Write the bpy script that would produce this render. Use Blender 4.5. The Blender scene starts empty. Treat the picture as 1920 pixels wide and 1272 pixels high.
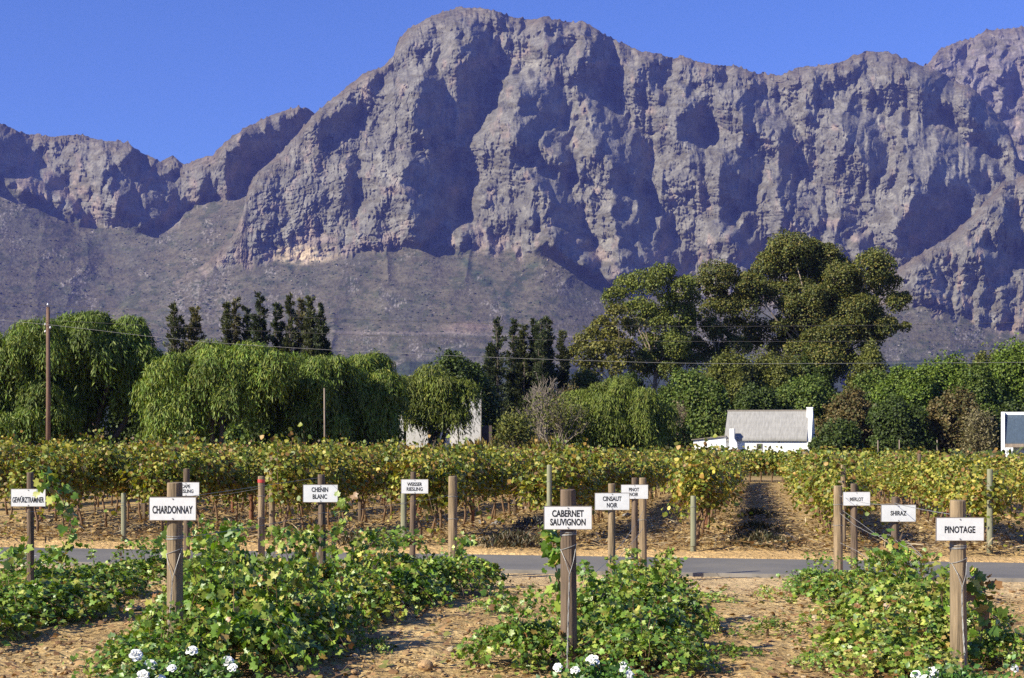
import bpy, math, random
import numpy as np
from mathutils import Vector, Matrix

R = math.radians
F = 2700.0          # focal length in photo pixels (photo is 1920 x 1272)
HY = 800.0          # horizon row
ZC = 2.04           # eye height
scene = bpy.context.scene
COL = scene.collection

# ------------------------------------------------------------------ camera
cam = bpy.data.cameras.new("camera")
camo = bpy.data.objects.new("camera", cam)
COL.objects.link(camo)
camo.location = (0, 0, ZC)
camo.rotation_euler = (R(90), 0, 0)
cam.sensor_width = 36.0
cam.lens = F / 1920.0 * 36.0
cam.shift_y = (HY - 636.0) / 1920.0
cam.clip_start = 0.1
cam.clip_end = 30000
scene.camera = camo

# ------------------------------------------------------------------ light
SUN = Vector((-0.70, -0.45, 0.55)).normalized()
world = bpy.data.worlds.new("World")
scene.world = world
world.use_nodes = True
wn = world.node_tree
wn.nodes.clear()
sky = wn.nodes.new("ShaderNodeTexSky")
sky.sky_type = 'NISHITA'
sky.sun_disc = False
sky.sun_elevation = math.asin(SUN.z)
sky.sun_rotation = math.atan2(SUN.x, SUN.y)
sky.altitude = 300
sky.air_density = 1.0
sky.dust_density = 0.2
sky.ozone_density = 4.0
tintn = wn.nodes.new("ShaderNodeMix")
tintn.data_type = 'RGBA'
tintn.blend_type = 'MULTIPLY'
tintn.inputs[0].default_value = 1.0
tintn.inputs[7].default_value = (0.53, 0.70, 1.22, 1)
bg = wn.nodes.new("ShaderNodeBackground")
bg.inputs[1].default_value = 0.085
wo = wn.nodes.new("ShaderNodeOutputWorld")
wn.links.new(sky.outputs[0], tintn.inputs[6])
wn.links.new(tintn.outputs[2], bg.inputs[0])
wn.links.new(bg.outputs[0], wo.inputs[0])
sl = bpy.data.lights.new("sun", 'SUN')
sl.energy = 5.0
sl.angle = R(0.5)
sl.color = (1.0, 0.945, 0.78)
so = bpy.data.objects.new("sun", sl)
COL.objects.link(so)
so.rotation_euler = SUN.to_track_quat('Z', 'Y').to_euler()
scene.view_settings.view_transform = 'Standard'
scene.view_settings.look = 'None'
scene.view_settings.exposure = 0.75
scene.view_settings.gamma = 1.0
scene.cycles.max_bounces = 6
scene.cycles.volume_bounces = 0
scene.cycles.transparent_max_bounces = 4
scene.cycles.use_denoising = False

rng = np.random.default_rng(11)
rnd = random.Random(5)

# ------------------------------------------------------------------ helpers
YAW = R(9.8)
SA, CA = math.sin(YAW), math.cos(YAW)
def vof(x, y): return x * SA + y * CA
def uof(x, y): return x * CA - y * SA
def xy(u, v): return (u * CA + v * SA, -u * SA + v * CA)

GV = [-60, 15.0, 17.5, 21.8, 22.6, 26.2, 27.2, 28.0, 90.0, 135.0, 9000.0]
GZ = [0.0, 0.0, -0.06, -0.27, -0.285, -0.32, -0.30, -0.27, -1.19, -1.9, -2.2]
def ground(x, y):
    return float(np.interp(vof(x, y), GV, GZ))
def at(px, py, d):
    return Vector(((px - 960.0) / F * d, d, ZC - (py - HY) / F * d))
def foot(px, d):
    x = (px - 960.0) / F * d
    return Vector((x, d, ground(x, d)))

def hash2(ix, iy, seed):
    n = (ix.astype(np.int64) * 374761393 + iy.astype(np.int64) * 668265263 + seed * 974634777) & 0x7fffffff
    n = ((n ^ (n >> 13)) * 1274126177) & 0x7fffffff
    n = (n ^ (n >> 16))
    return (n & 0xffff) / 65535.0
def vnoise(x, y, seed=0):
    x = np.asarray(x, float); y = np.asarray(y, float)
    ix = np.floor(x); iy = np.floor(y)
    fx = x - ix; fy = y - iy
    fx = fx * fx * fx * (fx * (fx * 6 - 15) + 10); fy = fy * fy * fy * (fy * (fy * 6 - 15) + 10)
    a = hash2(ix, iy, seed); b = hash2(ix + 1, iy, seed); c = hash2(ix, iy + 1, seed); d = hash2(ix + 1, iy + 1, seed)
    return (a + (b - a) * fx) * (1 - fy) + (c + (d - c) * fx) * fy
def fbm(x, y, seed=0, o=4):
    s = 0; a = 0.5; t = 0
    for i in range(o):
        s = s + a * vnoise(x * 2 ** i + 17.3 * i, y * 2 ** i + 9.1 * i, seed + i); t += a; a *= 0.5
    return s / t
def ridged(x, y, seed=0):
    return 1 - np.abs(2 * vnoise(x, y, seed) - 1)
def gblur(a, sy, sx):
    def one(a, s, ax):
        if s <= 0: return a
        r = int(3 * s) + 1
        k = np.exp(-0.5 * (np.arange(-r, r + 1) / s) ** 2); k /= k.sum()
        pad = [(0, 0), (0, 0)]; pad[ax] = (r, r)
        p = np.pad(a, pad, mode='edge')
        n = p.shape[ax]
        fk = np.fft.rfft(k, n + len(k))
        f = np.fft.irfft(np.fft.rfft(p, n + len(k), axis=ax) * (fk[:, None] if ax == 0 else fk[None, :]), n + len(k), axis=ax)
        sl = [slice(None), slice(None)]; sl[ax] = slice(2 * r, 2 * r + a.shape[ax])
        return f[tuple(sl)]
    return one(one(a, sy, 0), sx, 1)

def tag(o, label=None, cat=None, group=None, kind=None):
    if label: o["label"] = label
    if cat: o["category"] = cat
    if group: o["group"] = group
    if kind: o["kind"] = kind
    return o
def empty(name, loc, label=None, cat=None, group=None, rz=0.0):
    o = bpy.data.objects.new(name, None)
    COL.objects.link(o)
    o.location = loc
    o.rotation_euler = (0, 0, rz)
    o.empty_display_size = 0.1
    return tag(o, label, cat, group)
def link(name, me, parent=None):
    o = bpy.data.objects.new(name, me)
    COL.objects.link(o)
    if parent is not None: o.parent = parent
    return o

def np_mesh(name, V, Fc, mats, tint=None, smooth=False, midx=None):
    """V (n,3), Fc (m,k) uniform faces, tint (n,3) colours"""
    me = bpy.data.meshes.new(name)
    V = np.ascontiguousarray(V, np.float32); Fc = np.ascontiguousarray(Fc, np.int32)
    n, (m, k) = len(V), Fc.shape
    me.vertices.add(n); me.vertices.foreach_set("co", V.ravel())
    me.loops.add(m * k); me.loops.foreach_set("vertex_index", Fc.ravel())
    me.polygons.add(m)
    me.polygons.foreach_set("loop_start", np.arange(0, m * k, k, dtype=np.int32))
    me.polygons.foreach_set("loop_total", np.full(m, k, np.int32))
    if smooth: me.polygons.foreach_set("use_smooth", np.ones(m, bool))
    for mt in (mats if isinstance(mats, (list, tuple)) else [mats]): me.materials.append(mt)
    if midx is not None: me.polygons.foreach_set("material_index", np.ascontiguousarray(midx, np.int32))
    if tint is not None:
        at_ = me.color_attributes.new("tint", 'FLOAT_COLOR', 'POINT')
        c = np.ones((n, 4), np.float32); c[:, :3] = tint
        at_.data.foreach_set("color", c.ravel())
    me.update(calc_edges=True)
    return me

class MB:
    def __init__(s): s.v = []; s.f = []
    def add(s, vs, fs):
        o = len(s.v); s.v += [tuple(v) for v in vs]; s.f += [tuple(i + o for i in f) for f in fs]
    def box(s, lo, hi, M=None):
        x0, y0, z0 = lo; x1, y1, z1 = hi
        vs = [Vector(p) for p in ((x0,y0,z0),(x1,y0,z0),(x1,y1,z0),(x0,y1,z0),(x0,y0,z1),(x1,y0,z1),(x1,y1,z1),(x0,y1,z1))]
        if M is not None: vs = [M @ v for v in vs]
        s.add(vs, [(0,3,2,1),(4,5,6,7),(0,1,5,4),(1,2,6,5),(2,3,7,6),(3,0,4,7)])
    def tube(s, pts, rad, n=6, cap=True):
        pts = [Vector(p) for p in pts]
        if not hasattr(rad, '__len__'): rad = [rad] * len(pts)
        rings = []
        up = Vector((0, 0, 1))
        prev = None
        for i, p in enumerate(pts):
            t = (pts[min(i + 1, len(pts) - 1)] - pts[max(i - 1, 0)])
            if t.length < 1e-9: t = Vector((0, 0, 1))
            t.normalize()
            if prev is None:
                a = t.cross(Vector((0, 1, 0)) if abs(t.y) < 0.9 else Vector((1, 0, 0)))
            else:
                a = prev - t * prev.dot(t)
                if a.length < 1e-6: a = t.cross(Vector((0.3, 1, 0.2)))
            a.normalize(); prev = a
            b = t.cross(a)
            rings.append([p + (a * math.cos(2 * math.pi * k / n) + b * math.sin(2 * math.pi * k / n)) * rad[i] for k in range(n)])
        vs = [v for r in rings for v in r]
        fs = []
        for i in range(len(pts) - 1):
            for k in range(n):
                fs.append((i * n + k, i * n + (k + 1) % n, (i + 1) * n + (k + 1) % n, (i + 1) * n + k))
        if cap:
            fs.append(tuple(range(n))[::-1]); fs.append(tuple((len(pts) - 1) * n + k for k in range(n)))
        s.add(vs, fs)
    def mesh(s, name, mat, smooth=False):
        me = bpy.data.meshes.new(name)
        me.from_pydata(s.v, [], s.f); me.materials.append(mat)
        if smooth: me.polygons.foreach_set("use_smooth", np.ones(len(me.polygons), bool))
        me.update()
        return me
    def build(s, name, mat, parent=None, smooth=False):
        return link(name, s.mesh(name, mat, smooth), parent)

# ------------------------------------------------------------------ materials
def new_mat(name):
    m = bpy.data.materials.new(name); m.use_nodes = True
    nt = m.node_tree
    return m, nt, nt.nodes["Principled BSDF"], nt.nodes["Material Output"]
def noise_node(nt, scale, detail=4, rough=0.55, vec=None, dist=0.0):
    n = nt.nodes.new("ShaderNodeTexNoise")
    n.inputs["Scale"].default_value = scale; n.inputs["Detail"].default_value = detail
    n.inputs["Roughness"].default_value = rough; n.inputs["Distortion"].default_value = dist
    if vec is not None: nt.links.new(vec, n.inputs["Vector"])
    return n
def ramp(nt, fac, stops):
    r = nt.nodes.new("ShaderNodeValToRGB")
    el = r.color_ramp.elements
    while len(el) < len(stops): el.new(0.5)
    for e, (p, c) in zip(el, stops):
        e.position = p; e.color = (*c, 1) if len(c) == 3 else c
    nt.links.new(fac, r.inputs[0])
    return r
def mixc(nt, a, b, fac, mode='MIX'):
    n = nt.nodes.new("ShaderNodeMix"); n.data_type = 'RGBA'; n.blend_type = mode
    for s, i in ((a, 6), (b, 7)):
        if isinstance(s, tuple): n.inputs[i].default_value = (*s, 1)
        else: nt.links.new(s, n.inputs[i])
    if isinstance(fac, (int, float)): n.inputs[0].default_value = fac
    else: nt.links.new(fac, n.inputs[0])
    return n.outputs[2]
def bump(nt, bsdf, h, strength, dist):
    b = nt.nodes.new("ShaderNodeBump")
    b.inputs["Strength"].default_value = strength; b.inputs["Distance"].default_value = dist
    nt.links.new(h, b.inputs["Height"]); nt.links.new(b.outputs[0], bsdf.inputs["Normal"])
    return b
def pos(nt):
    return nt.nodes.new("ShaderNodeNewGeometry").outputs["Position"]
def objco(nt):
    return nt.nodes.new("ShaderNodeTexCoord").outputs["Object"]
def stretch(nt, vec, sc):
    m = nt.nodes.new("ShaderNodeMapping"); m.inputs["Scale"].default_value = sc
    nt.links.new(vec, m.inputs["Vector"]); return m.outputs[0]

def plain(name, col, rough=0.8, var=0.25, scale=6.0, bmp=0.2, bd=0.01, metal=0.0, st=None):
    m, nt, b, o = new_mat(name)
    vec = objco(nt)
    if st: vec = stretch(nt, vec, st)
    n = noise_node(nt, scale, 5, 0.6, vec)
    lo = tuple(c * (1 - var) for c in col); hi = tuple(min(1, c * (1 + var)) for c in col)
    r = ramp(nt, n.outputs[0], [(0.3, lo), (0.7, hi)])
    nt.links.new(r.outputs[0], b.inputs["Base Color"])
    b.inputs["Roughness"].default_value = rough; b.inputs["Metallic"].default_value = metal
    if bmp: bump(nt, b, n.outputs[0], bmp, bd)
    return m

def leaf_mat(name, trans=0.3, rough=0.5, spec=0.3, scale=1.0, inst=0.0):
    m, nt, b, o = new_mat(name)
    a = nt.nodes.new("ShaderNodeAttribute"); a.attribute_name = "tint"
    col = a.outputs["Color"]
    if inst:
        oi = nt.nodes.new("ShaderNodeObjectInfo")
        r = ramp(nt, oi.outputs["Random"], [(0, (1 - inst, 1 - inst * .6, 1 - inst)), (1, (1 + inst, 1 + inst * .4, 1))])
        col = mixc(nt, col, r.outputs[0], 1.0, 'MULTIPLY')
    nt.links.new(col, b.inputs["Base Color"])
    b.inputs["Roughness"].default_value = rough
    b.inputs["Specular IOR Level"].default_value = spec
    t = nt.nodes.new("ShaderNodeBsdfTranslucent")
    hs = nt.nodes.new("ShaderNodeHueSaturation"); hs.inputs["Saturation"].default_value = 1.15; hs.inputs["Value"].default_value = 1.3
    nt.links.new(col, hs.inputs["Color"]); nt.links.new(hs.outputs[0], t.inputs[0])
    mx = nt.nodes.new("ShaderNodeMixShader"); mx.inputs[0].default_value = trans
    nt.links.new(b.outputs[0], mx.inputs[1]); nt.links.new(t.outputs[0], mx.inputs[2])
    nt.links.new(mx.outputs[0], o.inputs[0])
    return m
M = {}
M['leaf_near'] = leaf_mat("vine_leaf", 0.2, 0.42, 0.5, inst=0.10)
M['leaf_vine'] = leaf_mat("vineyard_leaf", 0.22, 0.5, 0.4, inst=0.18)
M['leaf_tree'] = leaf_mat("tree_leaf", 0.22, 0.55, 0.3)
M['bark'] = plain("bark", (0.10, 0.075, 0.055), 0.9, 0.5, 9, 0.6, 0.02, st=(1, 1, 0.3))
M['bark_pale'] = plain("bark_pale", (0.25, 0.19, 0.14), 0.8, 0.4, 3, 0.3, 0.02, st=(1, 1, 0.3))
M['bark_grey'] = plain("bark_grey", (0.20, 0.16, 0.12), 0.9, 0.4, 4, 0.3, 0.02)
M['cane'] = plain("cane", (0.16, 0.09, 0.045), 0.7, 0.4, 12, 0.2, 0.004)
M['white_wall'] = plain("limewash", (0.80, 0.79, 0.77), 0.85, 0.04, 2.5, 0.3, 0.02)
M['wire'] = plain("galvanised_wire", (0.30, 0.29, 0.27), 0.6, 0.3, 30, 0.0, metal=0.3)
M['black'] = plain("black_paint", (0.012, 0.012, 0.013), 0.5, 0.1, 5, 0.0)
M['petal'] = plain("rose_petal", (0.86, 0.85, 0.79), 0.6, 0.04, 20, 0.0)

# ------------------------------------------------------------------ ground
def soil_material():
    m, nt, b, o = new_mat("soil")
    a = nt.nodes.new("ShaderNodeAttribute"); a.attribute_name = "tint"
    p = pos(nt)
    n1 = noise_node(nt, 1.3, 6, 0.6, p)
    n2 = noise_node(nt, 22.0, 4, 0.65, p)
    v = nt.nodes.new("ShaderNodeTexVoronoi"); v.inputs["Scale"].default_value = 9.0; nt.links.new(p, v.inputs["Vector"])
    r1 = ramp(nt, n1.outputs[0], [(0.3, (0.72, 0.68, 0.62)), (0.7, (1.22, 1.2, 1.15))])
    r2 = ramp(nt, n2.outputs[0], [(0.32, (0.62, 0.58, 0.52)), (0.55, (1.0, 1.0, 1.0)), (0.75, (1.3, 1.3, 1.25))])
    c = mixc(nt, a.outputs["Color"], r1.outputs[0], 1.0, 'MULTIPLY')
    c = mixc(nt, c, r2.outputs[0], 1.0, 'MULTIPLY')
    nt.links.new(c, b.inputs["Base Color"]); b.inputs["Roughness"].default_value = 0.95
    b.inputs["Specular IOR Level"].default_value = 0.1
    ad = nt.nodes.new("ShaderNodeMath"); ad.operation = 'MULTIPLY_ADD'
    nt.links.new(n2.outputs[0], ad.inputs[0]); ad.inputs[1].default_value = 1.0; nt.links.new(v.outputs["Distance"], ad.inputs[2])
    bump(nt, b, ad.outputs[0], 0.8, 0.05)
    return m
def axis(fine_lo, fine_hi, step, lo, hi, g=1.16):
    a = list(np.arange(fine_lo, fine_hi + 1e-6, step))
    s = step; up = [a[-1]]
    while up[-1] < hi: s *= g; up.append(min(hi, up[-1] + s))
    s = step; dn = [a[0]]
    while dn[-1] > lo: s *= g; dn.append(max(lo, dn[-1] - s))
    return np.array(dn[:0:-1] + a + up[1:])
GX = axis(-13, 12, 0.1, -3700, 3700)
GY = axis(9, 33, 0.085, -60, 7800)
gx, gy = np.meshgrid(GX, GY)
gv = gx * SA + gy * CA; gu = gx * CA - gy * SA
gz = np.interp(gv, GV, GZ)
near = np.clip((60 - gy) / 20, 0, 1) * np.clip((gv > -5), 0, 1)
lump = (fbm(gx * 0.9, gy * 0.9, 3, 3) - 0.5) * 0.10 + (fbm(gx * 4, gy * 4, 7, 3) - 0.5) * 0.055
onroad = np.clip((0.9 - np.abs(gv - 24.4) + 1.75) / 0.5, 0, 1)
verge = np.clip((gv - 18.5) / 2, 0, 1) * np.clip((27.2 - gv) / 1.0, 0, 1)
gz = gz + lump * near * (1 - 0.8 * verge) * (1 - onroad) - 0.06 * onroad * (np.abs(gv - 24.4) < 1.9)
def mix3(a, b, f): return a + (np.asarray(b) - a) * f[..., None]
tint = np.zeros(gx.shape + (3,)) + np.array([0.56, 0.405, 0.20])
nz = fbm(gx * 0.5, gy * 0.5, 21, 4)
tint = mix3(tint, (0.43, 0.295, 0.14), np.clip((nz - 0.45) * 4, 0, 1))
tint = mix3(tint, (0.62, 0.455, 0.25), np.clip((gv - 18.6 + (nz - .5) * 2) / 1.2, 0, 1))
tint = mix3(tint, (0.63, 0.425, 0.20), np.clip((gv - 25.8) / 0.4, 0, 1))
far = np.clip((gv - 27.1 + (nz - .5) * 1.0) / 0.4, 0, 1)
tint = mix3(tint, (0.49, 0.345, 0.165), far)
tint = mix3(tint, (0.50, 0.35, 0.175), far * np.clip((fbm(gx * 0.8, gy * 0.8, 5, 3) - 0.5) * 5, 0, 1))
tint = mix3(tint, (0.20, 0.15, 0.05), np.clip((gv - 92) / 6, 0, 1))
tint = mix3(tint, (0.10, 0.09, 0.035), np.clip((gv - 125) / 30, 0, 1))
ny, nx = gx.shape
idx = np.arange(ny * nx).reshape(ny, nx)
gf = np.stack([idx[:-1, :-1], idx[:-1, 1:], idx[1:, 1:], idx[1:, :-1]], -1).reshape(-1, 4)
soil = soil_material()
tag(link("ground", np_mesh("ground", np.stack([gx, gy, gz], -1).reshape(-1, 3), gf, soil, tint.reshape(-1, 3), True)),
    kind="structure")

# road: one strip in the row aligned frame
def strip(name, v0, v1, mat, dz, u0=-90, u1=90, n=120, thick=0.0):
    m = MB()
    for i in range(n):
        ua, ub = u0 + (u1 - u0) * i / n, u0 + (u1 - u0) * (i + 1) / n
        q = []
        for (u, v) in ((ua, v0), (ub, v0), (ub, v1), (ua, v1)):
            x, y = xy(u, v); q.append((x, y, float(np.interp(v, GV, GZ)) + dz))
        m.add(q, [(0, 1, 2, 3)])
        if thick:
            m.add([q[0], q[1], (q[1][0], q[1][1], q[1][2] - thick), (q[0][0], q[0][1], q[0][2] - thick)], [(0, 3, 2, 1)])
            m.add([q[3], q[2], (q[2][0], q[2][1], q[2][2] - thick), (q[3][0], q[3][1], q[3][2] - thick)], [(0, 1, 2, 3)])
    return tag(m.build(name, mat), kind="structure")
def asphalt():
    m, nt, b, o = new_mat("asphalt")
    p = pos(nt)
    n1 = noise_node(nt, 0.6, 5, 0.6, p); n2 = noise_node(nt, 60, 3, 0.7, p)
    r = ramp(nt, n1.outputs[0], [(0.25, (0.105, 0.097, 0.088)), (0.5, (0.145, 0.132, 0.116)), (0.78, (0.205, 0.178, 0.14))])
    r2 = ramp(nt, n2.outputs[0], [(0.3, (0.75, 0.75, 0.75)), (0.7, (1.25, 1.25, 1.25))])
    nt.links.new(mixc(nt, r.outputs[0], r2.outputs[0], 1.0, 'MULTIPLY'), b.inputs["Base Color"])
    b.inputs["Roughness"].default_value = 0.85
    bump(nt, b, n2.outputs[0], 0.3, 0.01)
    return m
strip("road", 22.85, 26.05, asphalt(), 0.0)
kerbm = plain("kerb_concrete", (0.21, 0.185, 0.155), 0.9, 0.3, 3, 0.3, 0.01)
strip("kerb", 22.76, 22.848, kerbm, 0.03, thick=0.15)

strip("road_marking", 24.12, 24.22, plain("worn_paint", (0.55, 0.54, 0.50), 0.8, 0.3, 9, 0.0), 0.004, u0=-16, u1=-12.9, n=6)

# ------------------------------------------------------------------ mountains
def rock_material():
    m, nt, b, o = new_mat("mountain_rock")
    a = nt.nodes.new("ShaderNodeAttribute"); a.attribute_name = "tint"
    p = pos(nt)
    n1 = noise_node(nt, 0.05, 6, 0.7, p)
    n2 = noise_node(nt, 0.012, 5, 0.65, stretch(nt, p, (1, 1, 2.2)))
    r1 = ramp(nt, n1.outputs[0], [(0.3, (0.62, 0.62, 0.62)), (0.7, (1.38, 1.38, 1.38))])
    r2 = ramp(nt, n2.outputs[0], [(0.35, (0.8, 0.8, 0.8)), (0.65, (1.2, 1.2, 1.2))])
    c = mixc(nt, mixc(nt, a.outputs["Color"], r1.outputs[0], 1.0, 'MULTIPLY'), r2.outputs[0], 1.0, 'MULTIPLY')
    nt.links.new(c, b.inputs["Base Color"]); b.inputs["Roughness"].default_value = 1.0
    b.inputs["Specular IOR Level"].default_value = 0.0
    bump(nt, b, n1.outputs[0], 0.7, 9.0)
    return m
rock = rock_material()

def poly_mask(X, Y, polys, jag=7.0):
    S = np.zeros(X.shape)
    # ragged outlines
    Xw = X + (fbm(X / 14, Y / 18, 91, 3) - 0.5) * 4 * jag
    Yw = Y + (fbm(X / 16, Y / 14, 97, 3) - 0.5) * 3 * jag + (fbm(X / 6.5, Y / 70, 93, 2) - 0.5) * 46
    Xw = Xw + (fbm(Y / 9, X / 40, 95, 2) - 0.5) * 16
    for pl in polys:
        s = 1.0
        if isinstance(pl[0], (int, float)): s, pl = pl[0], pl[1]
        ins = np.zeros(X.shape, bool)
        n = len(pl)
        for i in range(n):
            x0, y0 = pl[i]; x1, y1 = pl[(i + 1) % n]
            if y0 == y1: continue
            c = ((y0 > Yw) != (y1 > Yw)) & (Xw < (x1 - x0) * (Yw - y0) / (y1 - y0) + x0)
            ins ^= c
        S = np.maximum(S, ins * s)
    return S

SCRUB = []
def massif(name, x0, x1, skyl, base, polys, Dc, bottom, cliff_k, talus_k, step=1.3, amp=1.0, seed=0, kpush=3.6, ribs=1.0,
           rockcol=(0.180, 0.165, 0.132), warm=(0.29, 0.215, 0.165), veg=(0.120, 0.103, 0.067), cliff_on=1.0, grade=None, jag_sky=2.0, extra=None):
    nx = int((x1 - x0) / step) + 1
    px = np.linspace(x0, x1, nx)
    sk = np.interp(px, [p[0] for p in skyl], [p[1] for p in skyl])
    sk = sk + (fbm(px / 9, px * 0 + seed, 5 + seed, 3) - 0.5) * 2 * jag_sky + np.maximum(vnoise(px / 5.0, px * 0 + seed, 6 + seed) - .55, 0) * -9 + (fbm(px / 30, px * 0 + seed, 8 + seed, 3) - 0.5) * 2 * jag_sky
    bs = np.interp(px, [p[0] for p in base], [p[1] for p in base])
    bs = gblur(bs[None, :], 0, 7 / step)[0]
    # regular lattice for the image space fields
    y0 = min(sk.min(), 0) - 20
    gyv = np.arange(y0, bottom + 30, step)
    X, Y = np.meshgrid(px, gyv)
    S = poly_mask(X, Y, polys)
    S = gblur(S, 0.6, 0.6)
    Sb = gblur(S, 1.0, 1.2)
    cl0 = np.clip((bs[None, :] + 6 - Y) / 14, 0, 1)
    rx_ = X + (fbm(X / 45, Y / 45, 141 + seed, 3) - 0.5) * 46; ry_ = Y + (fbm(X / 40, Y / 40, 145 + seed, 2) - .5) * 30
    rib1 = np.clip((fbm(rx_ / 30, ry_ / 95, 151 + seed, 2) - 0.50) * 7 + .5, 0, 1)
    rib2 = np.clip((vnoise(rx_ / 11 + .3 * fbm(X / 9, Y / 9, 5, 2), ry_ / 34, 157 + seed) - 0.5) * 6 + .5, 0, 1)
    rib3 = np.clip((vnoise(rx_ / 5 + .6 * fbm(X / 6, Y / 6, 6, 2), ry_ / 14, 159 + seed) - 0.5) * 6 + .5, 0, 1)
    big = gblur(Sb, 8, 8)
    pat = (0.85 * (rib1 - gblur(rib1, 20, 30)) + 0.78 * (rib2 - gblur(rib2, 10, 14)) + 0.66 * (rib3 - gblur(rib3, 6, 8))) * cl0 * (1 - 0.5 * big) * ribs * np.clip((X - 560) / 340, 0.6, 1.3)
    g = (1.45 * (Sb - gblur(Sb, 30, 70 / step)) + pat) * step * 1.85 * kpush
    H, Wd = g.shape
    gp = np.pad(g, ((60, 60), (60, 60)), mode='constant')
    ky = np.fft.fftfreq(gp.shape[0])[:, None] * 2 * np.pi; kx = np.fft.rfftfreq(gp.shape[1])[None, :] * 2 * np.pi
    den = kx ** 2 + 0.08 * ky ** 2 + (2 * np.pi * step / 900.0) ** 2
    Dp = np.fft.irfft2(-1j * kx * np.fft.rfft2(gp) / den, gp.shape)[60:60 + H, 60:60 + Wd]
    bsg = bs[None, :] + (fbm(X / 16, Y / 40, 33 + seed, 4) - 0.5) * 60
    cliff = np.clip((bsg - Y) / 14.0 + 0.5, 0, 1) * cliff_on
    up = np.maximum(bs[None, :] - Y, 0); dn = np.maximum(Y - bs[None, :], 0)
    bw = gblur(bs[None, :], 0, 60 / step); fb = np.clip(dn / 130, 0, 1)
    dn = dn * (1 - fb) + np.maximum(Y - bw, 0) * fb
    D = Dc + up * cliff_k - dn * talus_k
    if grade: D = D + grade(X, Y)
    skb = gblur(sk[None, :], 0, 7 / step)
    depth_in = Y - skb
    D = D + 150 * np.exp(-np.maximum(depth_in, 0) / 12.0)
    # ribs, gullies and ledges
    wx = X + (fbm(X / 70, Y / 70, 41 + seed, 3) - 0.5) * 60 + (fbm(X / 18, Y / 18, 47 + seed, 2) - 0.5) * 12
    wy = Y + (fbm(X / 60, Y / 60, 51 + seed, 3) - 0.5) * 40
    calm = 1 - 0.55 * Sb
    n = -16 * (ridged(wx / 40, wy / 190, 61 + seed) - 0.5)
    wx2 = X + (fbm(X / 25, Y / 25, 43 + seed, 3) - 0.5) * 14
    wy2 = Y + (fbm(X / 25, Y / 20, 44 + seed, 2) - 0.5) * 12
    n += -8 * (ridged(wx2 / 8.5, wy2 / 26, 63 + seed) - 0.5)
    n += -9 * (ridged(wx2 / 4.3, wy2 / 8, 64 + seed) - 0.5)
    n += -8 * (vnoise(wx2 / 2.3, wy2 / 3.0, 65 + seed) - 0.5)
    n += 11 * np.clip((ridged(wx2 / 10, wy2 / 45, 171 + seed) - 0.86) * 9, 0, 1) + 9 * np.clip((ridged(wx / 140, wy / 10, 173 + seed) - 0.84) * 8, 0, 1)
    blk = hash2(np.floor(wx / 7 + 2 * vnoise(X / 9, Y / 9, 3)), np.floor(wy / 11), 77)
    n += 9 * (blk - 0.5)
    led = (wy / 19 + 2.2 * vnoise(wx / 70, wy / 50, 66 + seed)); led = led - np.floor(led)
    led2 = (wy / 7.5 + 2.0 * vnoise(wx / 30, wy / 24, 68 + seed)); led2 = led2 - np.floor(led2)
    n += (led - 0.5) * -9 * fbm(X / 40, Y / 20, 71, 2) + (led2 - 0.5) * -6 * fbm(X / 25, Y / 12, 72, 2)
    t = -16 * (fbm(X / 40, Y / 60, 81 + seed, 4) - 0.5) - 34 * (ridged((X + (Y - bw) * 0.25 + (fbm(X / 50, Y / 50, 83, 2) - .5) * 60) / 70, Y / 240, 84 + seed) - 0.5) - 3.5 * (vnoise(X / 3.5, Y / 3, 86) - 0.5)
    D = D + Dp * np.clip((bs[None, :] + 30 - Y) / 40 + 0.25, 0.25, 1)
    G = D + 0.35 * Y
    Gm = 0.5 * (np.maximum.accumulate(G[::-1], 0)[::-1] + np.minimum.accumulate(G, 0))
    mk = 0.6 * np.clip(gblur(cliff, 5, 5) * 2 - 1, 0, 1)
    D = G * (1 - mk) + Gm * mk - 0.35 * Y
    D = gblur(D, 0.9, 0.0)
    D = D + amp * (n * cliff * calm + t * (1 - cliff) * (0.8 if cliff_on else 1))
    # colours (real ground colour: rock, stained rock, scrub, bare patches)
    c = np.zeros(X.shape + (3,)) + np.array(rockcol)
    c = mix3(c, np.array(rockcol) * 1.3, np.clip((fbm(X / 30, Y / 30, 101, 4) - 0.5) * 4, 0, 1))
    c = mix3(c, np.array(rockcol) * 0.72, np.clip((fbm(X / 12, Y / 20, 103, 4) - 0.52) * 5, 0, 1))
    nearbase = np.exp(-np.maximum(bs[None, :] - Y, 0) / 60.0)
    c = mix3(c, warm, np.clip((fbm(X / 18, Y / 30, 105, 3) - 0.66 + 0.26 * nearbase) * 4, 0, 0.7))
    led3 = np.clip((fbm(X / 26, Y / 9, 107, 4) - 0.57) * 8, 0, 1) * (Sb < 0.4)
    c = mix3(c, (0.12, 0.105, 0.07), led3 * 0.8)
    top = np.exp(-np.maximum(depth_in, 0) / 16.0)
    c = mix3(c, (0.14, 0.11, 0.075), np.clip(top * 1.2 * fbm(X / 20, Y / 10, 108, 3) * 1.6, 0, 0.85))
    vg = np.zeros(X.shape + (3,)) + np.array(veg)
    vg = mix3(vg, (0.112, 0.102, 0.070), np.clip((fbm(X / 60, Y / 35, 111, 4) - 0.48) * 5, 0, 1))
    vg = mix3(vg, (0.072, 0.074, 0.042), np.clip((fbm(X / 16, Y / 9, 113, 4) - 0.56) * 7, 0, 0.9))
    sp = vnoise(X / 2.2, Y / 2.0, 115) * fbm(X / 30, Y / 30, 117, 2)
    vg = mix3(vg, (0.30, 0.26, 0.22), np.clip((sp - 0.50) * 9, 0, 0.9))
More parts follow.
